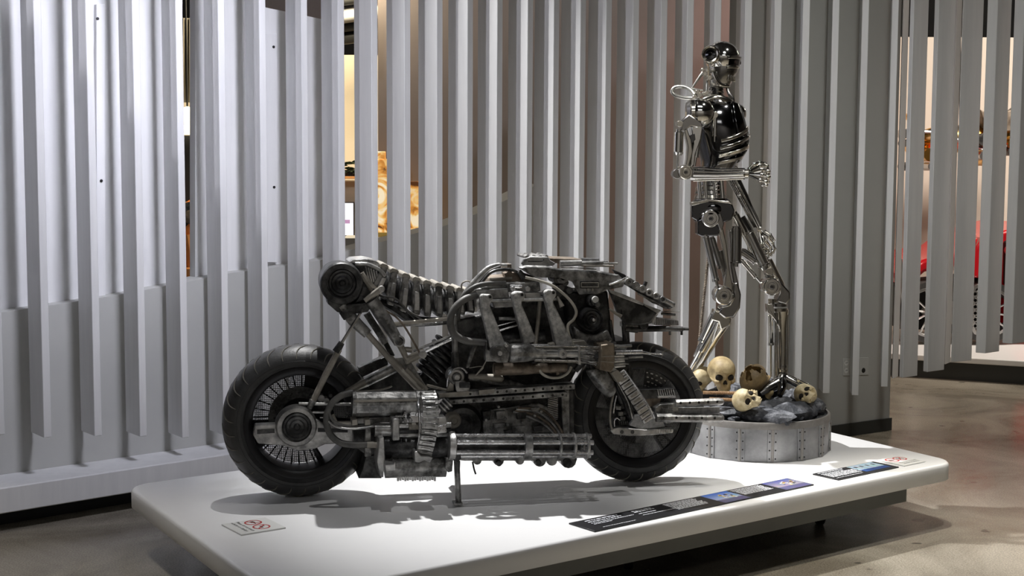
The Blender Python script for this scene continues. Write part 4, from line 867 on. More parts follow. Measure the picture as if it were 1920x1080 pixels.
# ------------------------------------------------------------------ round metal pedestal with rubble and skulls
M['drum'] = mat('brushed_galvanised_sheet', (0.20, 0.20, 0.205), (0.46, 0.46, 0.465), metal=0.75, rough=0.42, scale=5, bump=0.06, contrast=(0.3, 0.7))
M['drumrim'] = mat('grey_brown_rim', (0.24, 0.225, 0.21), (0.36, 0.34, 0.32), metal=0.4, rough=0.55, scale=9)
M['rock'] = mat('blue_grey_rock', (0.035, 0.039, 0.048), (0.30, 0.31, 0.34), rough=0.6, scale=16, bump=1.0, bscale=34, contrast=(0.46, 0.72))
M['ash'] = mat('dark_rubble_ground', (0.015, 0.016, 0.018), (0.06, 0.065, 0.07), rough=0.7, scale=18, bump=0.8, bscale=40)
M['bone'] = mat('yellowed_bone', (0.22, 0.15, 0.06), (0.60, 0.48, 0.27), rough=0.55, scale=14, bump=0.15, contrast=(0.3, 0.7))
M['bone2'] = mat('pale_bone', (0.36, 0.26, 0.11), (0.80, 0.70, 0.46), rough=0.5, scale=16, bump=0.15, contrast=(0.3, 0.65))
M['bone3'] = mat('brown_bone', (0.12, 0.08, 0.035), (0.34, 0.24, 0.11), rough=0.6, scale=7, bump=0.2)
M['socket'] = mat('dark_hollow', (0.012, 0.008, 0.005), rough=0.9)
M['rebar'] = mat('rusty_rod', (0.33, 0.20, 0.10), (0.45, 0.30, 0.18), metal=0.3, rough=0.6, scale=30)

pfront = at_z(1432, 867.5, PT); RD = 0.383
PC = Vector((pfront.x + 0.015, pfront.y + RD, PT)); HD_ = 0.192
ped = empty('round_pedestal', PC, label='round riveted sheet metal drum standing on the white platform', cat='pedestal')
obj('drum_side', MB().lathe((0, 0, 0.002), (0, 0, 1), [(0, 0.1), (0, RD - 0.004), (HD_ - 0.03, RD - 0.004), (HD_ - 0.03, 0.1)], 72), M['drum'], ped, smooth=30)
obj('drum_rim', MB().lathe((0, 0, HD_ - 0.03), (0, 0, 1), [(0, RD - 0.02), (0, RD + 0.001), (0.03, RD + 0.001), (0.034, RD - 0.002), (0.034, RD - 0.012), (0.01, RD - 0.014)], 72, closed=True), M['drumrim'], ped, smooth=40)
angs = [a for a in range(0, 360, 24)]
for a in angs:
    t = math.radians(a + 10); u = Vector((math.cos(t), math.sin(t), 0)); v = Vector((-u.y, u.x, 0))
    for s_ in (-1, 1):
        t2 = t + s_ * 0.039; u2 = Vector((math.cos(t2), math.sin(t2), 0)); v2 = Vector((-u2.y, u2.x, 0)); R = Matrix((v2, u2, Vector((0, 0, 1)))).transposed()
        st = obj('strap', MB().box(u2 * (RD - 0.002) + Vector((0, 0, HD_ / 2 - 0.014)), (0.020, 0.006, HD_ - 0.032), R), M['drum'], ped, bevel=0.001, smooth=0)
        for k in range(4):
            c = u2 * (RD + 0.001) + Vector((0, 0, 0.018 + k * 0.042)); obj('rivet', MB().lathe(c, u2, [(0, 0.0042), (0.002, 0.0036), (0.003, 0.0)], 8), M['screw'], st)
    obj('seam_bead', MB().tube([u * (RD - 0.001) + Vector((0, 0, 0.003)), u * (RD - 0.001) + Vector((0, 0, HD_ - 0.03))], 0.008, 10), M['drumrim'], ped)
# mound and rocks
mound = empty('rubble_mound', PC + Vector((0, 0, HD_ - 0.02)), label='mound of dark blue grey rubble heaped in the metal drum', cat='rubble')
vs = []; fs = []; NR, NT = 14, 56
for i in range(NR + 1):
    r = (RD - 0.016) * i / NR
    for k in range(NT):
        t = 2 * math.pi * k / NT; x, y = r * math.cos(t), r * math.sin(t)
        z = 0.005 + 0.055 * (1 - (r / RD) ** 2) + 0.055 * noise.noise(Vector((x * 9, y * 9, 1))) * (1 - (r / RD) ** 3) + max(0, y) * 0.12 * (1 - (r / RD) ** 4)
        vs.append((x, y, z))
for i in range(NR):
    for k in range(NT): fs.append((i * NT + k, (i + 1) * NT + k, (i + 1) * NT + (k + 1) % NT, i * NT + (k + 1) % NT))
obj('ground', MB().add(vs, fs), M['ash'], mound, smooth=60)
def mz(x, y):
    r = math.hypot(x, y)
    return 0.005 + 0.055 * (1 - (r / RD) ** 2) + 0.055 * noise.noise(Vector((x * 9, y * 9, 1))) * (1 - (r / RD) ** 3) + max(0, y) * 0.12 * (1 - (r / RD) ** 4)
rk = random.Random(11)
def rock(x, y, s, fl=0.6, rz=None, dz=0.0, sx=1.0):
    seed = rk.random() * 50; vs = []; nu, nv = 16, 9
    ct = [Vector((rk.uniform(-1, 1), rk.uniform(-1, 1), rk.uniform(-.6, 1))).normalized() for _ in range(9)]
    mb = MB().ball((0, 0, 0), 1.0, None, nu, nv); out = []
    rz = rk.random() * 6 if rz is None else rz; R = Matrix.Rotation(rz, 3, 'Z')
    for p in mb.v:
        p = Vector(p)
        for c in ct:
            e = p.dot(c) - 0.68
            if e > 0: p -= c * e
        p *= 1 + 0.16 * noise.noise(p * 2.5 + Vector((seed, 0, 0))) + 0.06 * noise.noise(p * 7 + Vector((seed, 3, 0)))
        p = R @ Vector((p.x * s * 1.25 * sx, p.y * s, p.z * s * fl)); out.append(p + Vector((x, y, mz(x, y) + s * fl * 0.25 + dz)))
    m2 = MB(); m2.add(out, mb.f)
    return obj('rock', m2, M['rock'], mound, smooth=28)
for x, y, s, fl, sx in ((-.02, -.27, .10, .45, 1.5), (.17, -.22, .095, .5, 1.4), (.27, -.10, .08, .6, 1.1), (-.18, -.22, .07, .5, 1.3), (.10, -.10, .09, .5, 1.2), (-.06, -.10, .06, .6, 1), (.30, .03, .06, .7, 1), (-.28, -.10, .07, .7, 1),
                        (.0, .05, .09, .6, 1.2), (-.2, .03, .08, .7, 1.2), (.2, .06, .08, .7, 1), (.08, .16, .1, .7, 1.2), (-.1, .2, .09, .7, 1), (.25, .18, .07, .7, 1), (-.26, .16, .08, .7, 1), (.12, .28, .06, .8, 1)):
    rock(x, y, s, fl, sx=sx)
for i in range(64):
    a = rk.uniform(0, 6.28); r = RD * math.sqrt(rk.uniform(0.05, 0.82)); rock(r * math.cos(a), r * math.sin(a), rk.uniform(0.018, 0.045), rk.uniform(.5, .9))

G = Frame(empty('placeholder'), PC, Vector((1, 0, 0)), 0.0)          # upright plane through the drum's centre
bpy.data.objects.remove(G.root)
def W(px, py, d=0.0):
    p = G.P(px, py, d); return Vector((PC.x + p.x, PC.y + p.y, p.z))

def skull(name, loc, size, yaw, pitch, roll, m, label, broken=False):
    """human skull without lower jaw, front towards -y; size = length of the cranium"""
    root = empty(name, loc); root.rotation_euler = (pitch, roll, yaw); tag(root, label, 'skull'); s = size
    nu, nv = 56, 40; vs = []
    def bump(q, cx, cz, wx, wz): return math.exp(-(((q.x - cx) / wx) ** 2 + ((q.z - cz) / wz) ** 2))
    def shape(p):
        x, y, z = p
        q = Vector((x * 0.375, y * 0.49, z * 0.40))                       # brain case
        fr = max(0.0, min(1.0, (-y + 0.15) * 1.25)); fr = fr * fr * (3 - 2 * fr)
        if z < 0.05:
            f = min(1.0, (0.05 - z)); f = f ** 0.8
            q.z -= 0.27 * f * fr                                          # upper jaw hangs at the front
            q.z += 0.12 * f * (1 - fr)                                    # base of the skull rises at the back
            q.y += (-0.43 - q.y) * 0.75 * fr * min(1, f * 1.15) * (1 if y < 0 else 0) * (1 - 0.25 * abs(x))
            q.x *= 1 - 0.24 * f * fr
        front = 1.0 if q.y < -0.15 else 0.0
        for sx in (-1, 1):
            q.y += front * 0.15 * bump(q, sx * 0.155, -0.09, 0.098, 0.080)   # eye hollows
            q.y -= front * 0.030 * bump(q, sx * 0.15, 0.015, 0.15, 0.035)     # brow
            g = bump(q, sx * 0.235, -0.205, 0.075, 0.05) * front; q.y -= 0.035 * g; q.x += sx * 0.045 * g
            g = math.exp(-(((q.y + 0.24) / 0.12) ** 2 + ((q.z + 0.02) / 0.14) ** 2)); q.x *= 1 - 0.12 * g   # temple
            g = bump(q, sx * 0.25, -0.33, 0.09, 0.09) * front; q.x -= sx * 0.05 * g; q.y += 0.05 * g
        q.y += front * 0.10 * bump(q, 0, -0.225, 0.055, 0.075)               # nose opening
        q.y -= front * 0.045 * bump(q, 0, -0.11, 0.035, 0.06)                # nose bridge
        q.z = max(q.z, -0.435 + 0.35 * max(0.0, q.y + 0.30))
        return q * s
    for j in range(nv + 1):
        ph = math.pi * j / nv
        for i in range(nu):
            th = 2 * math.pi * i / nu; vs.append(shape((math.sin(ph) * math.cos(th), math.sin(ph) * math.sin(th), math.cos(ph))))
    fs = []
    for j in range(nv):
        for i in range(nu):
            if broken and j < nv * (0.20 + 0.13 * math.sin(i * 0.5) + 0.05 * math.sin(i * 1.5)): continue
            a = j * nu + i; b = j * nu + (i + 1) % nu; fs.append((a, a + nu, b + nu, b))
    c = obj('cranium', MB().add(vs, fs), m, root, smooth=80)
    ss = c.modifiers.new('sub', 'SUBSURF'); ss.levels = ss.render_levels = 1
    if broken:
        so = c.modifiers.new('thick', 'SOLIDIFY'); so.thickness = 0.03 * s; so.offset = -1
    for sx in (-1, 1):
        obj('eye_socket', MB().ball(Vector((sx * 0.155, -0.362, -0.100)) * s, (0.104 * s, 0.05 * s, 0.088 * s), Matrix.Rotation(sx * 0.25, 3, 'Y') @ Matrix.Rotation(sx * 0.45, 3, 'Z'), 20, 12), M['socket'], c)
        obj('cheek_bone', MB().tube(curve([tuple(Vector(k) * s) for k in ((sx * .17, -.39, -.22), (sx * .245, -.35, -.205), (sx * .30, -.2, -.18), (sx * .305, -.04, -.13))], 5), [0.05 * s] * 4 + [0.042 * s] * 3 + [0.03 * s] * 9, 8), m, c, smooth=60)
    obj('nose_hole', MB().prism([Vector(k) * s for k in ((0, -.44, -.15), (-.03, -.44, -.19), (-.058, -.44, -.265), (-.02, -.44, -.275), (0, -.44, -.26), (.02, -.44, -.275), (.058, -.44, -.265), (.03, -.44, -.19))], (0, 0.10 * s, 0)), M['socket'], c)
    for i in range(10):
        t = (i - 4.5) / 4.5; obj('tooth', MB().box(Vector((t * 0.135, -0.395 + 0.10 * t * t, -0.445)) * s, (0.027 * s, 0.035 * s, 0.085 * s), Matrix.Rotation(t * 0.9, 3, 'Z')), M['bone2'], c, bevel=0.008 * s)
    return root
k1 = G.k
skull('skull', W(1353, 696, 0.10), 0.19, 0.10, 0.05, 0.0, M['bone'], 'yellowed upright human skull facing front, nearest the tyre on the rubble')
skull('skull', W(1396, 751, 0.27), 0.155, 0.9, -1.0, -0.9, M['bone2'], 'pale skull tipped on its back among rocks near the front rim of the drum')
skull('skull', W(1512, 742, 0.14), 0.155, 0.15, -0.95, -0.9, M['bone2'], 'pale skull lying sunk in rubble beside the toes at the right edge')
skull('skull', W(1318, 708, 0.0), 0.14, -0.9, 0.2, 0.0, M['bone2'], 'small pale skull partly hidden between the tyre and the upright skull')
skull('skull', W(1414, 712, 0.04), 0.19, 2.5, -0.5, 0.25, M['bone3'], 'broken brown skull with an open hollow top behind the upright skull', True)
jw = obj('jaw_bone', MB().tube(curve([tuple(W(*p)) for p in ((1438, 745, 0.05), (1446, 735, 0.06), (1441, 722, 0.02), (1428, 716, -0.05))], 6), [0.012, 0.018, 0.016, 0.012] + [0.014] * 15, 10), M['bone'], label='loose yellow jaw bone beside the broken brown skull', cat='bone', smooth=60)
fg = empty('hand_bones', W(1407, 737, 0.24), label='pale finger bones resting on the tipped skull', cat='bone')
for i in range(5):
    a = W(1399 + i * 5, 744 - (i % 2) * 2, 0.26) - fg.location; b = W(1402 + i * 4, 731 + abs(i - 2), 0.25) - fg.location
    obj('finger_bone', MB().tube([a, (a + b) / 2 + Vector((0, -0.006, 0)), b], [0.006, 0.0045, 0.006], 8), M['bone2'], fg)
for (a, b, lab) in (((1318, 736, 0.20), (1381, 737, 0.22), 'upper of two rusty ribbed rods sticking through the rubble'), ((1330, 748, 0.24), (1375, 750, 0.24), 'lower of two rusty ribbed rods sticking through the rubble')):
    A_, B_ = W(*a), W(*b); m_ = MB().tube([A_, B_], 0.0075, 10); dv = (B_ - A_)
    for i in range(22): m_.lathe(A_ + dv * ((i + .5) / 22), dv, [(-0.0022, 0.007), (0, 0.0105), (0.0022, 0.007)], 10)
    obj('reinforcing_rod', m_, M['rebar'], label=lab, cat='rod')
# ------------------------------------------------------------------ chrome mechanical figure (plain articulated mannequin)
M['chrome'] = mat('polished_chrome', (0.82, 0.81, 0.78), metal=1, rough=0.09)
M['chrome2'] = mat('warm_chrome', (0.70, 0.67, 0.60), metal=1, rough=0.16)
M['gun'] = mat('black_chrome', (0.13, 0.13, 0.135), metal=1, rough=0.10)
M['gun2'] = mat('dark_cast_chrome', (0.40, 0.39, 0.375), metal=1, rough=0.2)
M['ptube'] = mat('pale_chrome_tube', (0.66, 0.65, 0.60), metal=0.9, rough=0.25)
M['lensd'] = mat('dark_lens', (0.03, 0.02, 0.018), rough=0.12)
FIG0 = Vector((PC.x, PC.y, 0))
fig = empty('chrome_robot', (PC.x, PC.y, PT + HD_ + 0.04), label='standing polished chrome mechanical figure with a bent forearm on the round drum', cat='robot')
H = Frame(fig, FIG0, Vector((1, 0, 0)), PT + HD_ + 0.04)
C, C2, GN, G2, PTB = M['chrome'], M['chrome2'], M['gun'], M['gun2'], M['ptube']
def cyl(name, a, b, r, m=None, n=16, **kw): return H.tube(name, [a, b], r, m or C, n=n, **kw)
def piston(name, a, b, r, m=None, f=0.62):
    """barrel from a, thin rod to b, collars"""
    A_, B_ = Vector(a), Vector(b); q = A_.lerp(B_, f)
    o = H.tube(name, [tuple(A_), tuple(A_.lerp(B_, .04)), tuple(A_.lerp(B_, .05)), tuple(q), tuple(A_.lerp(B_, f + .01)), tuple(A_.lerp(B_, f + .05))], [r * .8, r * .8, r, r, r * 1.15, r * 1.15], m or C, n=16)
    H.tube('piston_rod', [tuple(A_.lerp(B_, f + .05)), tuple(B_)], r * 0.42, C, o)
    return o
def joint(name, c, r, d, w, m=None, parent=None):
    o = H.disc(name, c, r, d, d - w, m or C, parent, prof=[(d - w, r * .85), (d - w * .9, r), (d - 0.012, r), (d - 0.004, r * .94), (d, r * .84), (d, r * .66), (d - .007, r * .6), (d - .007, r * .5), (d + .002, r * .45), (d + .002, r * .28), (d - .006, r * .24), (d - .006, 0)], n=36)
    H.disc('joint_bolt', c, r * .22, d + 0.001, d - 0.008, GN, o, n=6)
    return o
# --- pelvis and waist
pel = H.tube('pelvis', [(1334, 372, 0), (1334, 380, 0), (1334, 395, 0), (1336, 410, 0), (1340, 422, 0)], [30, 37, 39, 33, 18], GN, n=20, smooth=True, label='black chrome hip bowl')
H.plate('hip_skirt', [(1297, 384), (1308, 378), (1345, 377), (1372, 380), (1378, 395), (1372, 412), (1350, 420), (1345, 405), (1318, 402), (1310, 416), (1297, 408)], 0.10, 0.06, GN, bevel=0.006)
H.plate('hip_rim', [(1297, 380), (1330, 374), (1368, 377), (1374, 384), (1366, 381), (1330, 378), (1298, 386)], 0.112, 0.02, C2, bevel=0.003)
for i, (y, r) in enumerate(((341, 24), (349, 27), (357, 29), (365, 31), (372, 33))):
    H.tube('waist_ring', [(1330 + i * .6, y, 0), (1330 + i * .6, y + 6, 0)], [r * .92, r], C2 if i % 2 else G2, n=24)
cyl('spine', (1332, 335, 0), (1332, 380, 0), 14, GN)
for x, r in ((1310, 3.5), (1322, 3), (1340, 4), (1352, 4.5)): cyl('waist_rod', (x, 338, 0.085), (x + 3, 372, 0.09), r, C)
for i in range(6): H.disc('waist_stud', (1344, 340 + i * 5.5), 2.6, 0.1, 0.08, G2, n=10)
# --- torso
tor = MB(); secs = [(186, 1352, 24, .07), (196, 1348, 34, .10), (212, 1344, 44, .125), (235, 1344, 50, .14), (258, 1350, 49, .14), (280, 1352, 44, .13), (297, 1350, 36, .115), (312, 1346, 30, .10), (330, 1338, 26, .09)]
vs = []; fs = []; nn = 36
for y, cx, rx, ry in secs:
    for k in range(nn):
        t = 2 * math.pi * k / nn; e = 1.0
        p = H.P(cx, y, 0); sgn = math.sin(t)
        x = rx * H.k * math.copysign(abs(math.cos(t)) ** 0.85, math.cos(t)); yy = ry * math.copysign(abs(sgn) ** 0.85, sgn)
        vs.append(p + Vector((x, yy, 0)))
for j in range(len(secs) - 1):
    for k in range(nn): fs.append((j * nn + k, j * nn + (k + 1) % nn, (j + 1) * nn + (k + 1) % nn, (j + 1) * nn + k)[::-1])
fs += [tuple(range(nn)), tuple(range(len(secs) * nn - 1, (len(secs) - 1) * nn - 1, -1))]
to = obj('torso', tor.add(vs, fs), GN, fig, smooth=60, label='black chrome chest shell'); sm = to.modifiers.new('s', 'SUBSURF'); sm.levels = sm.render_levels = 1
# chest plates and ribs wrapped round the front
def wrap(y0, y1, t0, t1, off, m, name, n_=10):
    vs = []; fs = []
    def sec(y):
        for (ya, ca, ra, da), (yb, cb, rb, db) in zip(secs, secs[1:]):
            if ya <= y <= yb:
                f = (y - ya) / (yb - ya); return ca + (cb - ca) * f, ra + (rb - ra) * f, da + (db - da) * f
    for o_ in (off, off - 0.012):
        for q in range(4):
            for i in range(n_ + 1):
                f = i / n_; t = math.radians(t0 + (t1 - t0) * f); y = y0[0] + (y0[1] - y0[0]) * f; yb = y1[0] + (y1[1] - y1[0]) * f; yy = y + (yb - y) * q / 3
                cx, rx, ry = sec(yy); p = H.P(cx, yy, 0)
                vs.append(p + Vector(((rx * H.k + o_) * math.copysign(abs(math.cos(t)) ** .85, math.cos(t)), -(ry + o_) * math.copysign(abs(math.sin(t)) ** .85, math.sin(t)), 0)))
    N1 = n_ + 1
    for q in range(3):
        for i in range(n_):
            a = q * N1 + i; fs.append((a, a + 1, a + N1 + 1, a + N1)); b = a + 4 * N1; fs.append((b, b + N1, b + N1 + 1, b + 1))
    for i in range(n_): fs.append((i, i + 4 * N1, i + 1 + 4 * N1, i + 1)); a = 3 * N1 + i; fs.append((a, a + 1, a + 1 + 4 * N1, a + 4 * N1))
    for q in range(3): a = q * N1; fs.append((a, a + N1, a + N1 + 4 * N1, a + 4 * N1)); a = q * N1 + n_; fs.append((a, a + 4 * N1, a + N1 + 4 * N1, a + N1))
    return obj(name, MB().add(vs, fs), m, fig, smooth=50, bevel=0.003)
wrap((192, 196), (255, 262), 62, 14, 0.012, GN, 'chest_plate'); wrap((196, 200), (240, 250), 8, -50, 0.012, G2, 'chest_plate')
wrap((262, 236), (268, 243), 95, 20, 0.020, C2, 'chest_rib'); wrap((276, 252), (282, 258), 98, 22, 0.020, C, 'chest_rib'); wrap((290, 270), (297, 278), 100, 20, 0.018, C2, 'chest_rib'); wrap((303, 290), (310, 297), 100, 25, 0.016, G2, 'chest_rib')
wrap((245, 252), (300, 306), 22, -12, 0.014, G2, 'breast_shield')
H.disc('chest_stud', (1391, 234), 4, 0.07, 0.02, C, n=14); H.disc('chest_stud', (1378, 292), 3, 0.1, 0.05, C, n=14)
piston('chest_piston', (1341, 214, 0.155), (1340, 266, 0.155), 4.2, C, 0.75); H.disc('piston_eye', (1341, 215), 6, 0.175, 0.15, C2, n=18)
# collar and neck
H.tube('collar', [(1318, 190, 0.06), (1340, 184, 0.07), (1362, 190, 0.06), (1378, 200, 0.03), (1386, 214, 0.0)], [7, 8, 8, 6, 4], C2, smooth=True, n=12)
H.tube('collar', [(1352, 192, 0.08), (1366, 206, 0.10), (1378, 226, 0.09), (1386, 240, 0.07)], [3, 3.5, 3.5, 3], C, smooth=True)
H.tube('collar', [(1330, 182, 0.05), (1346, 190, 0.09), (1362, 198, 0.09)], [4, 5, 4], G2, smooth=True)
for i in range(5): H.tube('neck_ring', [(1343 + i * .3, 158 + i * 6.4, 0), (1343 + i * .3, 163 + i * 6.4, 0)], [13, 14.2], G2 if i % 2 else C2, n=24)
cyl('neck_core', (1344, 150, 0), (1344, 194, 0), 11, GN)
H.tube('throat_tube', [(1364, 164, 0.02), (1366, 174, 0.04), (1374, 185, 0.05), (1373, 193, 0.05), (1360, 197, 0.06)], 3.2, G2, smooth=True)
cyl('neck_rod', (1326, 142, 0.02), (1324, 170, 0.03), 1.8, C); H.tube('neck_strut', [(1318, 136, 0.0), (1308, 150, 0.0), (1297, 166, 0.0)], [3, 2.6, 1.4], PTB)
H.tube('back_hose', [(1296, 166, 0.0), (1306, 168, 0.02), (1318, 170, 0.03)], 2, PTB, smooth=True)
H.tube('loop_hose', [(1302, 184, 0.02), (1285, 184, 0.0), (1268, 180, -0.02), (1260, 172, -0.03), (1266, 164, -0.03), (1282, 163, -0.01), (1296, 169, 0.02), (1303, 178, 0.05)], 3.6, PTB, smooth=True, n=12, label='pale looped hose behind the shoulder')
for x, y, r in ((1303, 183, 5), (1312, 178, 5), (1320, 176, 4), (1326, 174, 4), (1308, 172, 4)): H.disc('hose_nut', (x, y), r, 0.06, 0.02, C2, n=12)
# --- plain helmet-like head turned to the right
hd = empty('placeholder'); bpy.data.objects.remove(hd)
hc = H.P(1354, 112, 0.0); kk = H.k
head = MB().ball(hc, (33 * kk, 36 * kk, 34 * kk), None, 36, 24)
def headshape(p):
    q = p - hc; z = q.z / kk
    if z < 4:
        f = min(1, (4 - z) / 40); q.x *= 1 - .16 * f; q.y *= 1 - .22 * f; q.x += 2.0 * kk * f
    return hc + q
head.v = [tuple(headshape(Vector(p))) for p in head.v]
ho = obj('head', head, C, fig, smooth=60, label='smooth chrome dome head')
face = MB(); fp_ = []
for y, cx, rx, ry in ((126, 1356, 29, 30), (136, 1355, 28, 30), (146, 1352, 25, 27), (156, 1350, 22, 24), (163, 1349, 19, 20), (165, 1349, 15, 16)):
    for k in range(32):
        t = 2 * math.pi * k / 32; p = H.P(cx, y, 0); face.v.append(tuple(p + Vector((rx * kk * math.cos(t), ry * kk * math.sin(t), 0))))
for j in range(5):
    for k in range(32): face.f.append((j * 32 + k, (j + 1) * 32 + k, (j + 1) * 32 + (k + 1) % 32, j * 32 + (k + 1) % 32))
face.f += [tuple(range(32)), tuple(range(191, 159, -1))]
obj('jaw_shell', face, G2, ho, smooth=45, label='dark chrome jaw shell')
def headring(y, hgt, grow, a0, a1, m, name, par):
    z0 = H.P(1354, y, 0).z; vs = []; fs = []; n_ = 18
    for o_ in (grow, grow - 0.012):
        for zz in (-hgt / 2, hgt / 2):
            for i in range(n_ + 1):
                t = math.radians(a0 + (a1 - a0) * i / n_); zc_ = (z0 + zz * kk - hc.z) / kk
                f = math.sqrt(max(.05, 1 - (zc_ / 34) ** 2)) if zc_ > -8 else 0.93
                vs.append(Vector((hc.x + (33 * f * kk + o_) * math.cos(t), hc.y - (36 * f * kk + o_) * math.sin(t), z0 + zz * kk)))
    N1 = n_ + 1
    for i in range(n_):
        for q in ((0, 1), (1, 3), (3, 2), (2, 0)): a, b = q[0] * N1 + i, q[1] * N1 + i; fs.append((a, a + 1, b + 1, b))
    return obj(name, MB().add(vs, fs), m, par, smooth=50, bevel=0.002)
headring(118, 13, 0.004, 74, -16, GN, 'visor', ho); headring(110, 5, 0.010, 82, -22, C, 'brow_band', ho); headring(128, 4, 0.004, 82, -18, C2, 'cheek_band', ho)
for a in (52, 8):
    t = math.radians(a); c = Vector((hc.x + (33 * .97 * kk + .001) * math.cos(t), hc.y - (36 * .97 * kk + .001) * math.sin(t), H.P(1354, 118, 0).z)); dn = Vector((math.cos(t), -math.sin(t), 0))
    obj('eye_lens', MB().lathe(c, dn, [(-.004, .010), (.004, .009), (.006, .006), (.0065, 0)], 20), M['lensd'], ho, label='small dark glass lens')
for i in range(6):
    t = math.radians(66 - i * 13); c = Vector((H.P(1352, 146, 0).x + 25.5 * kk * math.cos(t), -27.5 * kk * math.sin(t), H.P(1352, 147, 0).z)); R = Matrix.Rotation(-t, 3, 'Z')
    obj('grille_bar', MB().box(c, (0.007, 0.009, 0.036), R), C2, ho, bevel=0.002)
sd_ = H.P(1332, 102, 0.088)
ear = obj('side_port', MB().lathe(sd_, (-0.32, -1, 0.12), [(-.03, 17 * kk), (0.004, 16.5 * kk), (0.010, 14.5 * kk), (0.006, 12 * kk), (-0.004, 11 * kk), (-0.004, 0)], 30), C2, ho, smooth=40, label='round port on the side of the head')
obj('port_core', MB().lathe(sd_, (-0.32, -1, 0.12), [(-.01, 10 * kk), (0.002, 9 * kk), (0.004, 4 * kk), (0.007, 3 * kk), (0.007, 0)], 24), GN, ear)
for x, y, r in ((1322, 138, 4), (1330, 146, 4.5), (1318, 130, 3), (1338, 142, 5), (1326, 132, 3)): H.disc('jaw_bolt', (x, y), r, 0.075, 0.02, C2, ho, n=12)
H.tube('jaw_strut', [(1336, 136, .07), (1342, 150, .075), (1352, 160, .07), (1366, 162, .05)], [4, 3.5, 3, 3], C, ho, smooth=True)
# --- near shoulder and arm
sh = H.P(1312, 212, 0.15)
so_ = obj('shoulder_ball', MB().ball(sh, (27 * kk, 26 * kk, 27 * kk), None, 28, 18), C, fig, smooth=60, label='bright chrome shoulder ball')
for x, w_ in ((1294, 26), (1305, 29)): H.tube('shoulder_band', [(x, 212, 0.15), (x + 6, 212, 0.15)], w_, C if x > 1300 else C2, n=32)
H.tube('shoulder_cap', [(1286, 210, 0.14), (1292, 210, 0.14)], [17, 23], G2, n=28)
H.plate('upper_arm_bracket', [(1280, 226), (1292, 214), (1316, 230), (1318, 240), (1296, 236), (1284, 246), (1276, 246)], 0.22, 0.12, G2, bevel=0.005)
H.plate('upper_arm_plate', [(1283, 244), (1288, 240), (1296, 262), (1299, 285), (1292, 310), (1288, 318), (1284, 316), (1288, 296), (1290, 276), (1286, 258)], 0.235, 0.17, C2, bevel=0.004)
H.plate('upper_arm_plate', [(1296, 236), (1318, 238), (1314, 262), (1304, 290), (1302, 310), (1294, 316), (1296, 290), (1300, 270)], 0.22, 0.12, C, bevel=0.005)
H.plate('arm_panel', [(1293, 254), (1303, 250), (1304, 262), (1295, 272)], 0.23, 0.2, M['gun'], bevel=0.002)
pa = H.tube('arm_piston', [(1273, 242, 0.2), (1273, 247, 0.2), (1273, 248, 0.2), (1271.5, 285, 0.2), (1271.5, 286, 0.2), (1271, 291, 0.2)], [6, 6, 9, 9, 10, 7], C, n=20, label='chrome piston behind the upper arm')
cyl('piston_rod', (1271, 290, 0.2), (1270, 320, 0.2), 2, C); H.disc('piston_eye', (1275, 232), 6, 0.23, 0.17, C2, n=18)
piston('arm_strut', (1312, 250, 0.19), (1301, 318, 0.19), 5, C)
cyl('arm_bone', (1303, 236, 0.16), (1290, 318, 0.17), 5, G2)
joint('elbow_joint', (1286, 323), 14, 0.25, 0.12, C2); H.disc('elbow_back', (1270, 326), 9, 0.23, 0.15, G2, n=20)
# forearm, forwards to the right and slightly towards the viewer
fa = [(1296, 326, 0.21), (1340, 328, 0.24), (1392, 327, 0.27)]
H.tube('forearm', fa, [13, 11, 8], G2, n=16, smooth=True, label='chrome forearm bundle')
for dy, dd, r in ((-11, 0.02, 3.4), (-5, 0.05, 3.0), (1, 0.055, 3.6), (7, 0.045, 3.0), (12, 0.02, 2.6), (-9, -0.03, 3), (9, -0.03, 3)):
    H.tube('forearm_rod', [(1300, 326 + dy, 0.21 + dd), (1345, 327 + dy * .8, 0.24 + dd * .85), (1394, 326 + dy * .75, 0.27 + dd * .7)], [r, r, r * .8], C if r > 2.9 else C2, n=12)
for i in range(6): H.tube('forearm_band', [(1300 + i * 5, 326, 0.212 + i * .002), (1303 + i * 5, 326, 0.213 + i * .002)], 14.5 - i * .3, C2 if i % 2 else C, n=20)
for x, r in ((1362, 11.5), (1391, 11)): H.tube('wrist_ring', [(x, 326, 0.25), (x + 5, 326, 0.25)], r, G2, n=20)
def hand(name, wrist, knuckles, fingers, thumb, r=3.4, par=None):
    w_ = Vector(wrist); root = H.tube(name, [tuple(w_ + Vector((-3, 0, 0))), tuple(w_ + Vector((3, 0, 0)))], r * 2.4, C2, n=14)
    for kn, f in zip(knuckles, fingers):
        a = w_.lerp(Vector(kn), 0.1); H.tube('palm_rod', [tuple(a), kn], [r * .8, r * .75], C, root, n=10)
        chain = [kn] + f; rr = [r, r * .92, r * .82, r * .7]
        for i in range(len(chain) - 1):
            H.tube('finger_bone', [chain[i], chain[i + 1]], [rr[i] * .85, rr[i + 1] * .75], C if i % 2 else C2, root, n=10)
            obj('knuckle', MB().ball(H.P(*chain[i]), rr[i] * 1.15 * kk, None, 12, 8), C2, root)
        obj('finger_tip', MB().ball(H.P(*chain[-1]), rr[3] * 1.1 * kk, None, 10, 8), C, root)
    for i in range(len(thumb) - 1):
        H.tube('thumb_bone', [thumb[i], thumb[i + 1]], [r * 1.0, r * .85], C2, root, n=10); obj('knuckle', MB().ball(H.P(*thumb[i]), r * 1.2 * kk, None, 12, 8), C, root)
    obj('thumb_tip', MB().ball(H.P(*thumb[-1]), r * kk, None, 10, 8), C, root)
    return root
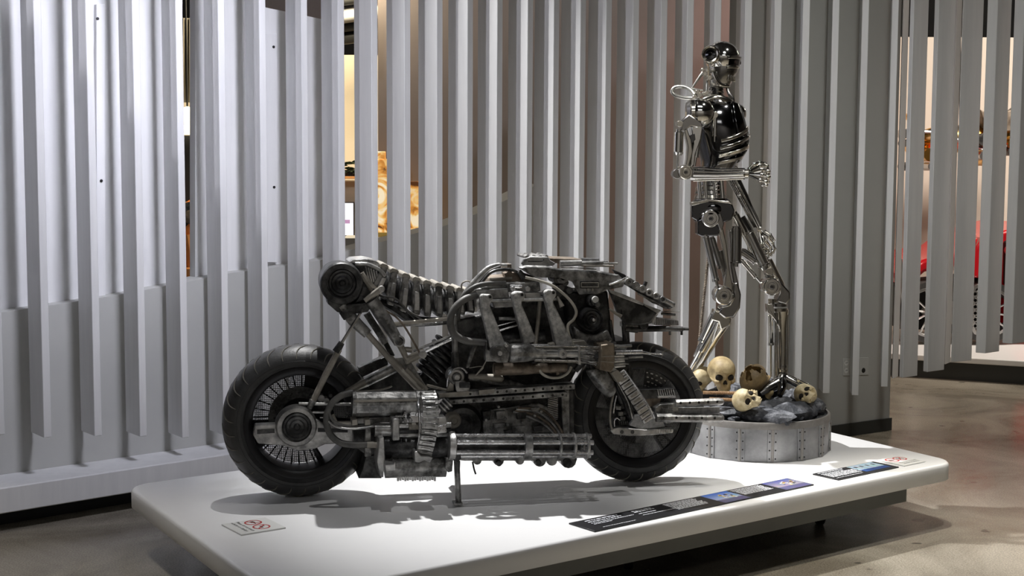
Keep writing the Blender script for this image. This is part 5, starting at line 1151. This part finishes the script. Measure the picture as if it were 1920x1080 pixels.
hand('near_hand', (1399, 326, 0.27), [(1425, 310, 0.24), (1429, 318, 0.28), (1429, 328, 0.30), (1426, 338, 0.30)],
     [[(1438, 311, 0.24), (1441, 320, 0.25), (1435, 326, 0.25)], [(1441, 321, 0.29), (1442, 331, 0.29), (1435, 335, 0.28)], [(1440, 332, 0.31), (1440, 341, 0.30), (1433, 343, 0.29)], [(1436, 341, 0.31), (1437, 347, 0.30), (1430, 347, 0.29)]],
     [(1405, 317, 0.24), (1414, 308, 0.22), (1424, 305, 0.21), (1434, 307, 0.21)], 3.6)
# --- far arm behind the body, hand by the far thigh
cyl('far_arm', (1384, 214, -0.13), (1378, 300, -0.15), 10, G2, n=16); obj('far_shoulder', MB().ball(H.P(1380, 214, -0.13), 20 * kk, None, 24, 16), C, fig)
joint('far_elbow', (1376, 322), 12, -0.10, 0.08, G2)
H.tube('far_forearm', [(1374, 330, -0.12), (1395, 370, -0.10), (1420, 424, -0.08)], [11, 9, 6], G2, n=16)
for dx, dd, r in ((-6, .02, 3), (0, .04, 3), (6, .03, 3.4), (10, 0, 2.6)): H.tube('far_forearm_rod', [(1372 + dx, 335, -0.12 + dd), (1396 + dx, 380, -0.10 + dd), (1420 + dx * .7, 426, -0.08 + dd)], r, C if r >= 3 else C2)
hand('far_hand', (1423, 430, -0.08), [(1441, 446, -0.05), (1436, 452, -0.03), (1431, 457, -0.03), (1427, 458, -0.03)],
     [[(1449, 456, -0.05), (1453, 466, -0.05), (1450, 474, -0.05)], [(1445, 463, -0.03), (1448, 472, -0.03), (1446, 479, -0.03)], [(1440, 467, -0.02), (1443, 475, -0.02), (1441, 482, -0.02)], [(1434, 466, -0.02), (1438, 474, -0.02), (1437, 479, -0.02)]],
     [(1434, 434, -0.05), (1444, 440, -0.04), (1451, 450, -0.03)], 3.0)
# --- near leg: bent, foot behind
joint('hip_joint', (1333, 410), 17, 0.16, 0.12, C)
H.plate('hip_cover', [(1315, 402), (1333, 392), (1352, 400), (1358, 420), (1352, 436), (1346, 420), (1340, 396), (1322, 404)], 0.155, 0.09, G2, bevel=0.004)
H.plate('hip_bottom', [(1308, 415), (1320, 408), (1350, 425), (1348, 442), (1316, 444), (1308, 440)], 0.13, 0.02, GN, bevel=0.006)
H.plate('thigh_bone', [(1345, 420), (1354, 420), (1363, 460), (1368, 505), (1374, 535), (1374, 560), (1366, 545), (1358, 536), (1362, 505), (1354, 460)], 0.13, 0.08, C2, bevel=0.005, label='slim chrome thigh plate')
H.plate('thigh_bone', [(1368, 430), (1376, 440), (1378, 500), (1386, 535), (1388, 560), (1380, 575), (1372, 560), (1376, 535), (1370, 500)], 0.08, 0.0, G2, bevel=0.006)
piston('thigh_piston', (1322, 440, 0.12), (1346, 540, 0.12), 6.5, C, 0.82); piston('thigh_piston', (1334, 444, 0.09), (1356, 515, 0.10), 6, G2, 0.78)
piston('thigh_piston', (1381, 424, 0.10), (1380, 500, 0.10), 10, G2, 0.86); cyl('thigh_rod', (1350, 470, 0.06), (1362, 540, 0.06), 4, G2)
joint('knee_joint', (1358, 555), 18, 0.16, 0.13, C)
H.plate('knee_shell', [(1374, 530), (1384, 530), (1390, 552), (1388, 578), (1376, 596), (1360, 598), (1348, 588), (1352, 576), (1368, 572), (1376, 558)], 0.12, 0.0, G2, bevel=0.008)
H.tube('knee_band', [(1345, 578, .08), (1358, 587, .09), (1374, 592, .08)], [5, 7, 6], C2, smooth=True, n=14)
H.plate('calf_bracket', [(1340, 580), (1356, 590), (1372, 598), (1368, 612), (1352, 620), (1348, 604), (1334, 600)], 0.11, 0.02, C2, bevel=0.006)
H.tube('shin', [(1360, 600, .05), (1340, 632, .03), (1312, 682, -.02), (1298, 712, -.04)], [13, 10, 8, 7], C2, n=18, label='bright chrome shin bone')
piston('calf_piston', (1340, 586, 0.08), (1302, 668, 0.0), 7, C, 0.6); piston('calf_piston', (1350, 596, 0.09), (1296, 692, 0.0), 5, C, 0.6); cyl('calf_rod', (1346, 604, .1), (1336, 640, .07), 2, C)
cyl('calf_rod', (1318, 645, 0.04), (1290, 700, -0.02), 3.4, C)
H.tube('near_foot', [(1296, 706, -.05), (1290, 722, -.06), (1312, 734, -.04), (1334, 738, -.02)], [8, 9, 8, 5], G2, smooth=True, n=14, label='dark chrome foot behind the tyre')
# --- far leg: straight shin, foot on the rubble
piston('far_thigh_piston', (1376, 398, -0.02), (1432, 506, -0.02), 7, C2, 0.6)
H.tube('far_thigh', [(1386, 410, -.06), (1404, 440, -.05), (1432, 490, -.03), (1452, 530, -.02)], [12, 12, 10, 11], G2, n=18, smooth=True, label='chrome far thigh')
piston('far_thigh_piston', (1402, 434, 0.03), (1436, 505, 0.03), 10.5, C, 0.86); piston('far_thigh_piston', (1389, 470, 0.02), (1446, 510, 0.03), 8, G2, 0.45)
piston('far_thigh_piston', (1388, 486, -0.02), (1430, 534, 0.0), 4.5, C, 0.65); H.tube('far_thigh_plate', [(1440, 488, .02), (1452, 512, .02), (1462, 534, .01), (1464, 548, 0)], [8, 8, 9, 8], C2, n=14, smooth=True)
joint('far_knee', (1448, 538), 17, 0.08, 0.14, C); H.disc('knee_eye', (1443, 509), 7, 0.07, 0.0, C2, n=20)
H.plate('far_knee_shell', [(1458, 520), (1470, 535), (1482, 548), (1482, 562), (1474, 572), (1456, 566), (1462, 550)], 0.05, -0.06, G2, bevel=0.008)
for y, r, m_ in ((560, 17, C2), (568, 16, G2), (577, 17, C2)): H.tube('shin_collar', [(1460, y, -.01), (1460, y + 6, -.01)], r, m_, n=24)
H.tube('calf_cup', [(1446, 560, .03), (1446, 570, .03)], 6, C2); H.plate('calf_guard', [(1437, 570), (1450, 570), (1452, 590), (1462, 612), (1464, 624), (1458, 606), (1446, 592), (1438, 586)], 0.07, 0.03, C, bevel=0.003)
H.tube('far_shin', [(1466, 580, -.01), (1466, 612, -.01), (1468, 660, -.01), (1466, 700, -.01)], [13, 9, 8, 9], C2, n=18, label='upright chrome shin')
piston('far_calf_piston', (1445, 586, 0.03), (1446, 706, 0.02), 5, C, 0.46); cyl('far_calf_rod', (1455, 586, .03), (1457, 704, .02), 3.6, G2); cyl('far_calf_rod', (1476, 590, .0), (1473, 700, .0), 3, C); cyl('far_calf_rod', (1460, 600, .04), (1461, 690, .04), 2.2, C)
for y, r in ((684, 10), (692, 11), (699, 11)): H.tube('ankle_ring', [(1466, y, .0), (1466, y + 4, .0)], r, C2 if y == 692 else G2, n=24)
H.tube('far_foot', [(1466, 702, 0), (1462, 716, .02), (1440, 728, .05), (1424, 738, .07)], [10, 12, 10, 6], G2, smooth=True, n=16, label='dark chrome foot spread on the rubble')
H.tube('toe', [(1470, 706, .0), (1490, 718, .03), (1518, 730, .05)], [8, 7, 4], G2, smooth=True, n=14); H.tube('toe', [(1466, 712, .02), (1466, 726, .08), (1462, 742, .12)], [9, 8, 5], GN, smooth=True, n=14)
cyl('toe_rod', (1478, 704, .05), (1516, 722, .07), 2.4, C); cyl('toe_rod', (1474, 710, .06), (1512, 728, .08), 2, C2); H.disc('toe_bolt', (1497, 714), 3.4, .09, .05, C, n=12)
# brown ribbed support rod behind the near leg
A_, B_ = H.P(1329, 470, -0.12), H.P(1306, 690, -0.12); sr = MB().tube([A_, B_], 0.007, 10)
for i in range(70): sr.lathe(A_.lerp(B_, (i + .5) / 70), B_ - A_, [(-.002, .007), (0, .0092), (.002, .007)], 8)
obj('support_rod', sr, M['rust'], fig, label='brown ribbed support rod')

# ------------------------------------------------------------------ signs and information panels on the platform
M['panel'] = mat('black_panel', (0.012, 0.012, 0.014), rough=0.35); M['ptext'] = mat('white_print', (0.75, 0.76, 0.8), rough=0.6); M['pedge'] = mat('panel_edge', (0.07, 0.075, 0.06), rough=0.5)
M['red'] = mat('red_print', (0.42, 0.02, 0.02), rough=0.5); M['ink'] = mat('black_print', (0.015, 0.015, 0.015), rough=0.6)
def photo_mat(name, sky, mid, low):
    m = bpy.data.materials.new(name); m.use_nodes = True; nt = m.node_tree; N = nt.nodes; L = nt.links; b = N['Principled BSDF']
    tc = N.new('ShaderNodeTexCoord'); sp_ = N.new('ShaderNodeSeparateXYZ'); L.new(tc.outputs['Generated'], sp_.inputs[0])
    r = N.new('ShaderNodeValToRGB'); e = r.color_ramp.elements; e[0].position = 0.0; e[0].color = (*low, 1); e[1].position = 1; e[1].color = (*sky, 1)
    x = e.new(0.30); x.color = (*low, 1); x = e.new(0.36); x.color = (*mid, 1)
    L.new(sp_.outputs['Y'], r.inputs[0]); nz = N.new('ShaderNodeTexNoise'); nz.inputs['Scale'].default_value = 30; L.new(tc.outputs['Object'], nz.inputs[0])
    mx = N.new('ShaderNodeMix'); mx.data_type = 'RGBA'; mx.blend_type = 'OVERLAY'; mx.inputs[0].default_value = .4; L.new(r.outputs[0], mx.inputs[6]); L.new(nz.outputs[1], mx.inputs[7]); L.new(mx.outputs[2], b.inputs['Base Color']); b.inputs['Roughness'].default_value = .4
    return m
M['ph1'] = photo_mat('blue_sky_print', (0.02, 0.13, 0.55), (0.35, 0.42, 0.6), (0.10, 0.10, 0.2)); M['ph2'] = photo_mat('dusk_print', (0.06, 0.08, 0.25), (0.3, 0.26, 0.34), (0.10, 0.10, 0.2)); M['ph3'] = photo_mat('pale_blue_print', (0.5, 0.66, 0.78), (0.4, 0.55, 0.7), (0.02, 0.06, 0.22))
M['yel'] = mat('yellow_print', (0.75, 0.55, 0.15), rough=.5); M['ora'] = mat('orange_print', (0.75, 0.25, 0.08), rough=.5)
EXT = {}
def panel(name, corners, m, label, cat='sign', th=0.006):
    """corners: back left, front left, front right (photo places of the top face); local x along the front, y to the back"""
    zt = PT + th; bl, fl_, fr_ = [at_z(*c, zt) for c in corners]
    ex = (fr_ - fl_); wd = ex.length; ex.normalize(); ey = Vector((-ex.y, ex.x, 0)); dp = (bl - fl_).dot(ey)
    root = bpy.data.objects.new(name, None); COL.objects.link(root); root.location = (fl_.x, fl_.y, PT); root.rotation_euler = (0, 0, math.atan2(ex.y, ex.x)); tag(root, label, cat)
    obj('board', MB().box((wd / 2, dp / 2, th / 2), (wd, dp, th)), m, root, bevel=0.0008)
    return root, wd, dp, th
def bar(root, x0, y0, x1, y1, z, m, name='print_block'):
    return obj(name, MB().box(((x0 + x1) / 2, (y0 + y1) / 2, z + 0.0002), (abs(x1 - x0), abs(y1 - y0), 0.0004)), m, root, smooth=0)
def text_block(root, x0, x1, ytop, lines, lh, z, m=None, rag=0.12, seed=1):
    r = random.Random(seed); mb = MB()
    for i in range(lines):
        x = x0 + i * 0.0; y = ytop - i * lh; end = x1 - r.random() * rag * (x1 - x0)
        while x < end:
            w_ = min(r.uniform(.4, 1.5) * lh * 1.5, end - x); mb.box((x + w_ / 2, y, z + .0002), (w_, lh * .52, .0004)); x += w_ + lh * .35
    return obj('fine_print', mb, m or M['ptext'], root, smooth=0, kind='stuff')
def words_(root, s, x, y, size, z, m, name='lettering', rot=0):
    c = bpy.data.curves.new('t', 'FONT'); c.body = s; c.size = size; o = bpy.data.objects.new('t', c); COL.objects.link(o)
    bpy.context.view_layer.update(); me = bpy.data.meshes.new_from_object(o.evaluated_get(bpy.context.evaluated_depsgraph_get())); bpy.data.objects.remove(o)
    me.materials.clear(); me.materials.append(m); me.name = name
    t = bpy.data.objects.new(name, me); COL.objects.link(t); t.parent = root; t.location = (x, y, z); t.rotation_euler = (0, 0, rot); return t
# long black panel in front of the motorcycle
pr_, wd, dp, th = panel('information_panel', ((1068, 980), (1115, 995.5), (1526, 908)), M['panel'], 'long black information panel with two colour photographs on the platform front edge'); u = wd / 100
text_block(pr_, 5 * u, 20 * u, dp * .86, 1, dp * .085, th, seed=2); text_block(pr_, 5 * u, 19 * u, dp * .73, 1, dp * .085, th, seed=3); text_block(pr_, 5 * u, 23 * u, dp * .60, 1, dp * .06, th, seed=4); text_block(pr_, 5 * u, 13 * u, dp * .50, 1, dp * .06, th, seed=5); text_block(pr_, 5 * u, 20 * u, dp * .16, 1, dp * .045, th, seed=6)
text_block(pr_, 24.5 * u, 33 * u, dp * .86, 2, dp * .10, th, seed=7); text_block(pr_, 24.5 * u, 32 * u, dp * .58, 1, dp * .06, th, seed=8); text_block(pr_, 24.5 * u, 42 * u, dp * .42, 1, dp * .05, th, seed=9)
text_block(pr_, 38.5 * u, 53 * u, dp * .90, 9, dp * .075, th, seed=10); text_block(pr_, 70 * u, 84.5 * u, dp * .90, 8, dp * .075, th, seed=11)
for x0, x1, m_, sd2 in ((56.5, 68.6, M['ph1'], 1), (86.2, 99.6, M['ph2'], 2)):
    ph = bar(pr_, x0 * u, dp * .02, x1 * u, dp * .97, th, m_, 'photograph'); r = random.Random(sd2)
    for i in range(22):
        cx, cy = (x0 + (x1 - x0) * r.uniform(.42, .85)) * u, dp * r.uniform(.34, .72); s_ = r.uniform(.25, .8) * u
        obj('photo_patch', MB().lathe((cx, cy, th + .0004), (0, 0, 1), [(0, s_), (.0003, s_ * .9), (.0003, 0)], 7), (M['yel'], M['gwhite'], M['ink'], M['ora'] if sd2 == 2 else M['yel'], M['gwhite'])[i % 5], ph)
# small black panel by the drum
p2, wd, dp, th = panel('information_panel', ((1522, 888.5), (1572, 899), (1685.5, 875)), M['panel'], 'short black information panel with a pale blue photograph in front of the metal drum'); u = wd / 100
text_block(p2, 4 * u, 46 * u, dp * .90, 1, dp * .09, th, seed=12); text_block(p2, 4 * u, 40 * u, dp * .76, 1, dp * .08, th, seed=13); text_block(p2, 4 * u, 52 * u, dp * .66, 5, dp * .085, th, seed=14, rag=.05); text_block(p2, 4 * u, 52 * u, dp * .16, 1, dp * .05, th, seed=15)
ph = bar(p2, 53 * u, dp * .16, 94 * u, dp * .97, th, M['ph3'], 'photograph')
for i in range(4):
    cx = (59 + i * 9.5) * u; bar(ph, cx - u * 1.5, dp * .66, cx + u * 1.5, dp * .82, th + .0004, M['panel'], 'photo_patch'); bar(ph, cx - u * .9, dp * .42, cx + u * .9, dp * .66, th + .0004, M['outlet'], 'photo_patch')
# two white no touching boards
def notouch(corners, label, sw):
    r_, wd, dp, th = panel('touch_sign', corners, M['gwhite'], label); 
    if sw:   # read from the left side of the platform
        cs = ((wd * .60, dp * .74), (wd * .60, dp * .33)); s_ = dp * .19
    else: cs = ((wd * .32, dp * .70), (wd * .68, dp * .70)); s_ = dp * .22
    for i, (cx, cy) in enumerate(cs):
        rg_ = obj('ban_ring', MB().lathe((cx, cy, th), (0, 0, 1), [(0, s_ * .80), (0, s_), (.0005, s_), (.0005, s_ * .80)], 36, closed=True), M['red'], r_, smooth=0)
        obj('ban_bar', MB().box((cx, cy, th + .0005), (s_ * 1.7, s_ * .16, .0004), Matrix.Rotation(.8 if i else -.8, 3, 'Z')), M['red'], rg_, smooth=0)
        R = Matrix.Rotation(-math.pi / 2 if sw else 0, 3, 'Z')
        if i == 0:    # a pointing hand
            hp = [(-.55, -.20), (.05, -.26), (.12, -.05), (.6, -.02), (.6, .10), (.1, .12), (-.05, .28), (-.55, .2)]
        else:         # a seated figure
            hp = [(-.35, .45), (-.12, .5), (-.1, .12), (.38, .1), (.42, -.45), (.22, -.45), (.2, -.1), (-.35, -.12)]
        obj('pictogram', MB().prism([Vector((cx, cy, th + .0001)) + R @ Vector((a * s_, b * s_, 0)) for a, b in hp], (0, 0, .0003)), M['ink'], rg_, smooth=0)
    if sw:
        words_(r_, 'Please do not touch', wd * .30, dp * .96, dp * .105, th + .0004, M['ink'], rot=-math.pi / 2); words_(r_, 'vehicles or displays', wd * .18, dp * .96, dp * .105, th + .0004, M['ink'], rot=-math.pi / 2)
    else:
        words_(r_, 'Please do not touch', wd * .2, dp * .30, dp * .10, th + .0004, M['ink']); words_(r_, 'vehicles or displays', wd * .2, dp * .16, dp * .10, th + .0004, M['ink'])
notouch(((417, 982.5), (452.5, 1002), (536, 988.5)), 'white sign with two red ban circles lying at the left corner of the platform', True)
notouch(((1639, 863.5), (1696, 873), (1736, 864.5)), 'white sign with two red ban circles lying at the right end of the platform', False)
# ------------------------------------------------------------------ what shows through the screen: left room
M['glow'] = mat('lit_shade', (0.9, 0.85, 0.7), rough=.6, emit=(1, 0.86, 0.62), estr=2.2)
M['screen'] = mat('lit_screen', (0.5, 0.5, 0.55), rough=.3, emit=(0.86, 0.84, 0.95), estr=1.1)
M['plant'] = mat('dark_green_leaf', (0.03, 0.045, 0.02), (0.06, 0.08, 0.035), rough=.6, scale=30)
M['mural'] = None
def mural():
    m = bpy.data.materials.new('backlit_mural'); m.use_nodes = True; nt = m.node_tree; N = nt.nodes; L = nt.links; b = N['Principled BSDF']
    tc = N.new('ShaderNodeTexCoord'); nz = N.new('ShaderNodeTexNoise'); nz.inputs['Scale'].default_value = 4.5; nz.inputs['Detail'].default_value = 3; nz.inputs['Distortion'].default_value = 2.5; L.new(tc.outputs['Object'], nz.inputs[0])
    r = N.new('ShaderNodeValToRGB'); e = r.color_ramp.elements; e[0].position = .36; e[0].color = (.10, .035, .01, 1); e[1].position = .62; e[1].color = (1, .86, .6, 1); x = e.new(.46); x.color = (.75, .32, .06, 1); x = e.new(.54); x.color = (.95, .6, .22, 1)
    L.new(nz.outputs[0], r.inputs[0]); L.new(r.outputs[0], b.inputs['Base Color']); L.new(r.outputs[0], b.inputs['Emission Color']); b.inputs['Emission Strength'].default_value = .7
    return m
M['mural'] = mural(); M['wood'] = mat('orange_wood', (0.55, 0.24, 0.07), (0.42, 0.17, 0.05), rough=.5, scale=6)
M['orange'] = mat('orange_car_paint', (0.80, 0.25, 0.06), rough=.25); M['carred'] = mat('red_car_paint', (0.55, 0.012, 0.02), rough=.18); M['gold'] = mat('gold_metal', (0.75, 0.42, 0.10), metal=1, rough=.25)
M['curtain'] = mat('grey_curtain', (0.30, 0.27, 0.21), (0.2, 0.18, 0.14), rough=.9, scale=10, stretch=(30, 30, .5))
Y1 = 12.9
def wbox(name, x0, y0, x1, y1, yy, dep, m, bevel=0.004, **kw):
    a, b = at_y(x0, y1, yy), at_y(x1, y0, yy); c = (a + b) / 2
    return obj(name, MB().box((c.x, yy + dep / 2, c.z), (abs(b.x - a.x), dep, abs(b.z - a.z))), m, bevel=bevel, **kw)
# backlit mural on a counter
mu = empty('backlit_mural', at_y(735, 445, 11.35), label='glowing orange and yellow mural panel seen through the gaps behind the tail', cat='picture')
def mpanel(x0, y0, x1, y1, m, nm, dd=0.0):
    a, b = at_y(x0, y1, 11.3 - dd), at_y(x1, y0, 11.3 - dd); c = (a + b) / 2
    return obj(nm, MB().box(Vector((c.x, 11.33 - dd, c.z)) - mu.location, (abs(b.x - a.x), .06, abs(b.z - a.z))), m, mu, bevel=.003)
mpanel(692, 298, 745, 445, M['mural'], 'mural_panel'); mpanel(745, 340, 800, 445, M['mural'], 'mural_panel'); mpanel(706, 284, 722, 300, M['mural'], 'mural_panel'); mpanel(692, 436, 742, 445, M['yel'], 'base_strip', .02)
cnt = wbox('counter', 640, 447, 800, 735, 11.1, .45, M['wall'], label='white counter below the glowing mural', cat='counter')
# shelf, plant, screen on the cream wall
wbox('wall_shelf', 610, 331, 700, 335, 12.95, .22, M['wood'], label='thin wooden shelf on the cream wall behind the fins', cat='shelf')
pl_ = empty('potted_plant', at_y(655, 331, 12.95), label='dark green trailing plant on the shelf seen between two fins', cat='plant'); r = random.Random(5)
for i in range(46):
    c = at_y(r.uniform(640, 680), r.uniform(303, 326), 12.98) - pl_.location; a, b2 = r.uniform(0, 6.28), r.uniform(-.6, .6); R = Matrix.Rotation(a, 3, 'Z') @ Matrix.Rotation(b2, 3, 'X')
    obj('leaf', MB().prism([c + R @ Vector(k) for k in ((-.05, 0, 0), (-.02, .02, .006), (.03, .016, .004), (.06, 0, 0), (.03, -.016, .004), (-.02, -.02, .006))], (0, 0, .003)), M['plant'], pl_, smooth=0)
obj('pot', MB().lathe(Vector((0, .06, .002)), (0, 0, 1), [(0, .05), (.06, .065), (.06, .05)], 20), M['screw'], pl_)
tv = wbox('wall_screen', 632, 379, 664, 443, 13.1, .05, M['black'], label='bright upright screen on the cream wall between two fins', cat='screen')
s_ = wbox('screen_face', 634, 381, 662, 441, 13.085, .012, M['screen'], bevel=0); s_.parent = tv
s_ = wbox('screen_mark', 646, 412, 656, 419, 13.08, .006, mat('violet_mark', (.35, .2, .4), emit=(.55, .35, .6), estr=.4), bevel=0); s_.parent = tv
for i in range(2):
    q = [tuple(at_y(648 + i * 4, 443, 13.2)), tuple(at_y(650 + i * 3, 458, 13.2)), tuple(at_y(646 + i * 6, 475, 13.2))]; c_ = obj('power_cord', MB().tube(curve(q, 5), .006, 6), M['screw'], tv)
# ceiling pipes of the far room
for i, (y, r_) in enumerate(((8, .05), (34, .07), (55, .04), (72, .06))):
    p = at_y(655, y, 12.2); obj('ceiling_pipe', MB().tube([(p.x - 0.3, 12.2 + i * .1, p.z), (p.x + 0.4, 12.2 + i * .1, p.z + .1)], r_, 12), M['outlet'] if i == 1 else M['baseboard'], label=('topmost', 'pale thick', 'third', 'lowest')[i] + ' horizontal ceiling pipe in the far left room', cat='pipe')
# seen in the slot: curtain, shade, pillar, orange car end
cu = MB(); vs = []; fs = []
for k in range(50):
    x = 318 + k; a = at_y(x, 34, 12.4); b = at_y(x, 192, 12.4); dy = .03 * math.sin(k * 1.1); vs += [(a.x, 12.4 + dy, a.z), (b.x, 12.4 + dy, b.z)]
for k in range(49): fs.append((2 * k, 2 * k + 1, 2 * k + 3, 2 * k + 2))
co = obj('curtain', cu.add(vs, fs), M['curtain'], label='grey pleated curtain seen in the slot of the left wall', cat='curtain'); obj('curtain_hanger', MB().tube([(at_y(340, 36, 12.4).x, 12.4, at_y(340, 36, 12.4).z), (at_y(340, 36, 12.4).x, 12.4, 5.0)], 0.012, 8), M['screw'], co); so2 = co.modifiers.new('t', 'SOLIDIFY'); so2.thickness = .006
ls = empty('lamp_shade', at_y(352, 252, 12.2), label='glowing white lamp shade in the slot below the curtain', cat='lamp')
hh = at_y(352, 203, 12.2).z - ls.location.z
obj('shade', MB().lathe((0, 0, 0), (0, 0, 1), [(0, .10), (0, .13), (hh * .93, .12), (hh, .05), (hh * 1.06, .012), (hh * 1.08, 0)], 28), M['glow'], ls); obj('shade_rod', MB().tube([(0, 0, hh), (0, 0, 2.1)], .008, 8), M['screw'], ls)
wbox('black_cabinet', 322, 254, 372, 378, 12.25, .4, M['black'], label='black cabinet below the glowing lamp shade in the slot', cat='cabinet')
oc = empty('orange_machine', at_y(356, 502, 11.85), label='orange rounded machine with a black drum in the slot', cat='machine'); z1 = at_y(356, 375, 12.0).z - oc.location.z
obj('body', MB().lathe((0.02, .2, 0), (0, 0, 1), [(0, .13), (.1, .17), (z1 * .6, .19), (z1 * .9, .15), (z1, .06)], 28), M['orange'], oc)
obj('drum', MB().lathe(at_y(357, 407, 11.9) - oc.location, (0, 1, 0), [(-.03, .10), (-.02, .13), (.06, .13)], 28), M['dark'], oc); obj('drum_face', MB().lathe(at_y(357, 407, 11.86) - oc.location, (0, 1, 0), [(-.004, .05), (0, .06), (.02, .06)], 20), M['rust'], oc)
obj('leg', MB().tube([at_y(352, 440, 11.9) - oc.location, at_y(360, 500, 11.9) - oc.location], .05, 10), M['wood'], oc)
wbox('wood_bench', 318, 504, 380, 706, 11.7, .9, M['wood'], label='orange wooden bench under the machine in the slot', cat='bench')

# ------------------------------------------------------------------ right room: red open car on a white plinth, gilt engine on the wall
ga, gb = at_y(1700, 651, 12.3), at_y(1920, 668, 11.3)
pz = at_y(1830, 664, 11.6).z
pq = [Vector((1.2, 12.55, 0)), Vector((7.5, 9.7, 0)), Vector((8.5, 13.2, 0)), Vector((2.4, 14.3, 0))]
zb_ = .10
cp = empty('car_plinth', (5, 12.4, 0), label='white topped dark sided plinth under the red car', cat='plinth')
obj('plinth_top', MB().hexa([p + Vector((0, 0, pz - .05)) - cp.location for p in pq] + [p + Vector((0, 0, pz)) - cp.location for p in pq]), M['slab'], cp, bevel=.01)
cc = sum(pq, Vector()) / 4
obj('plinth_skirt', MB().hexa([p.lerp(cc, .03) + Vector((0, 0, 0.0)) - cp.location for p in pq] + [p.lerp(cc, .03) + Vector((0, 0, pz - .05)) - cp.location for p in pq]), M['baseboard'], cp, smooth=0)
car = empty('vintage_car', (at_y(1840, 640, 12.3).x, 12.3, pz), label='bright red open vintage car seen through the right hand fins', cat='car')
CF = Frame(car, Vector((car.location.x, 12.3, 0)), Vector((1, 0, 0)), pz)
CF.plate('car_body', [(1690, 520), (1730, 488), (1748, 482), (1800, 474), (1836, 446), (1886, 432), (1930, 420), (2040, 430), (2060, 612), (1885, 620), (1882, 560), (1866, 525), (1820, 500), (1770, 500), (1735, 510), (1700, 540)], 0.0, -1.2, M['carred'], bevel=.03)
CF.plate('fender', [(1812, 520), (1826, 470), (1842, 446), (1860, 440), (1872, 450), (1870, 500), (1850, 522)], 0.08, -0.2, M['carred'], bevel=.02)
CF.plate('running_board', [(1885, 535), (1990, 535), (1990, 628), (1885, 628)], .06, -.4, M['carred'], bevel=.02)
CF.plate('cockpit', [(1886, 452), (1960, 448), (1960, 530), (1886, 536)], .065, -.2, M['black'], bevel=.02)
CF.plate('underbody', [(1690, 540), (1890, 520), (1890, 618), (1690, 618)], -.25, -1.0, M['black'])
for cx in (1744, 1854):
    wr = CF.ring('car_wheel', (cx, 586), 46, 58, .10, -.06, M['rubber'], n=40); CF.ring('wheel_rim', (cx, 586), 42, 47, .11, -.02, M['steel'], wr, n=40); CF.disc('wheel_hub', (cx, 586), 10, .12, 0, M['steel'], wr, n=20)
    for i in range(10):
        t = math.radians(i * 36 + 8); CF.tube('wheel_spoke', [(cx + 9 * math.cos(t), 586 + 9 * math.sin(t), .07), (cx + 44 * math.cos(t), 586 + 44 * math.sin(t), .07)], 2, M['steel'], wr, n=6)
for i in range(7): CF.ring('exhaust_coil', (1835, 545 + i * 12), 6, 12, .14, .08, M['steel'], n=20)
CF.tube('bumper', [(1686, 486, .1), (1700, 600, .1), (1692, 640, .1)], 6, M['steel'], smooth=True); CF.disc('head_lamp', (1898, 470), 9, .14, .05, M['steel'], n=20)
# gilt machine hanging on the far wall
ge = empty('gilt_engine', at_y(1800, 265, 13.6), label='gold and chrome engine sculpture hanging on the pale far wall', cat='sculpture')
GF = Frame(ge, Vector((ge.location.x, 13.6, 0)), Vector((1, 0, 0)), ge.location.z)
GF.tube('gilt_barrel', [(1700, 282, 0), (1745, 262, 0), (1800, 260, 0), (1880, 255, 0), (1925, 240, 0)], [12, 22, 26, 24, 18], M['gold'], n=18, smooth=True)
GF.plate('dark_wing', [(1838, 205), (1860, 215), (1900, 205), (1925, 185), (1925, 240), (1880, 248), (1848, 240)], .2, .05, M['rust'], bevel=.01)
for x, y, r_, m_ in ((1703, 250, 9, 'steel'), (1706, 218, 6, 'gold'), (1745, 290, 13, 'gold'), (1748, 312, 8, 'steel'), (1704, 312, 8, 'dark'), (1846, 262, 12, 'dark'), (1846, 292, 9, 'steel'), (1900, 270, 10, 'gold'), (1898, 284, 8, 'dark'), (1848, 304, 7, 'gold'), (1704, 268, 7, 'dark'), (1752, 262, 8, 'gold')):
    GF.disc('engine_piece', (x, y), r_, .3, .05, M[m_], n=18)
GF.tube('chrome_rail', [(1690, 248, .25), (1760, 250, .25), (1850, 280, .25), (1925, 262, .25)], 4, M['steel'], smooth=True)
GF.tube('hanger', [(1800, 255, -.1), (1800, 20, -.1)], 2, M['screw'])
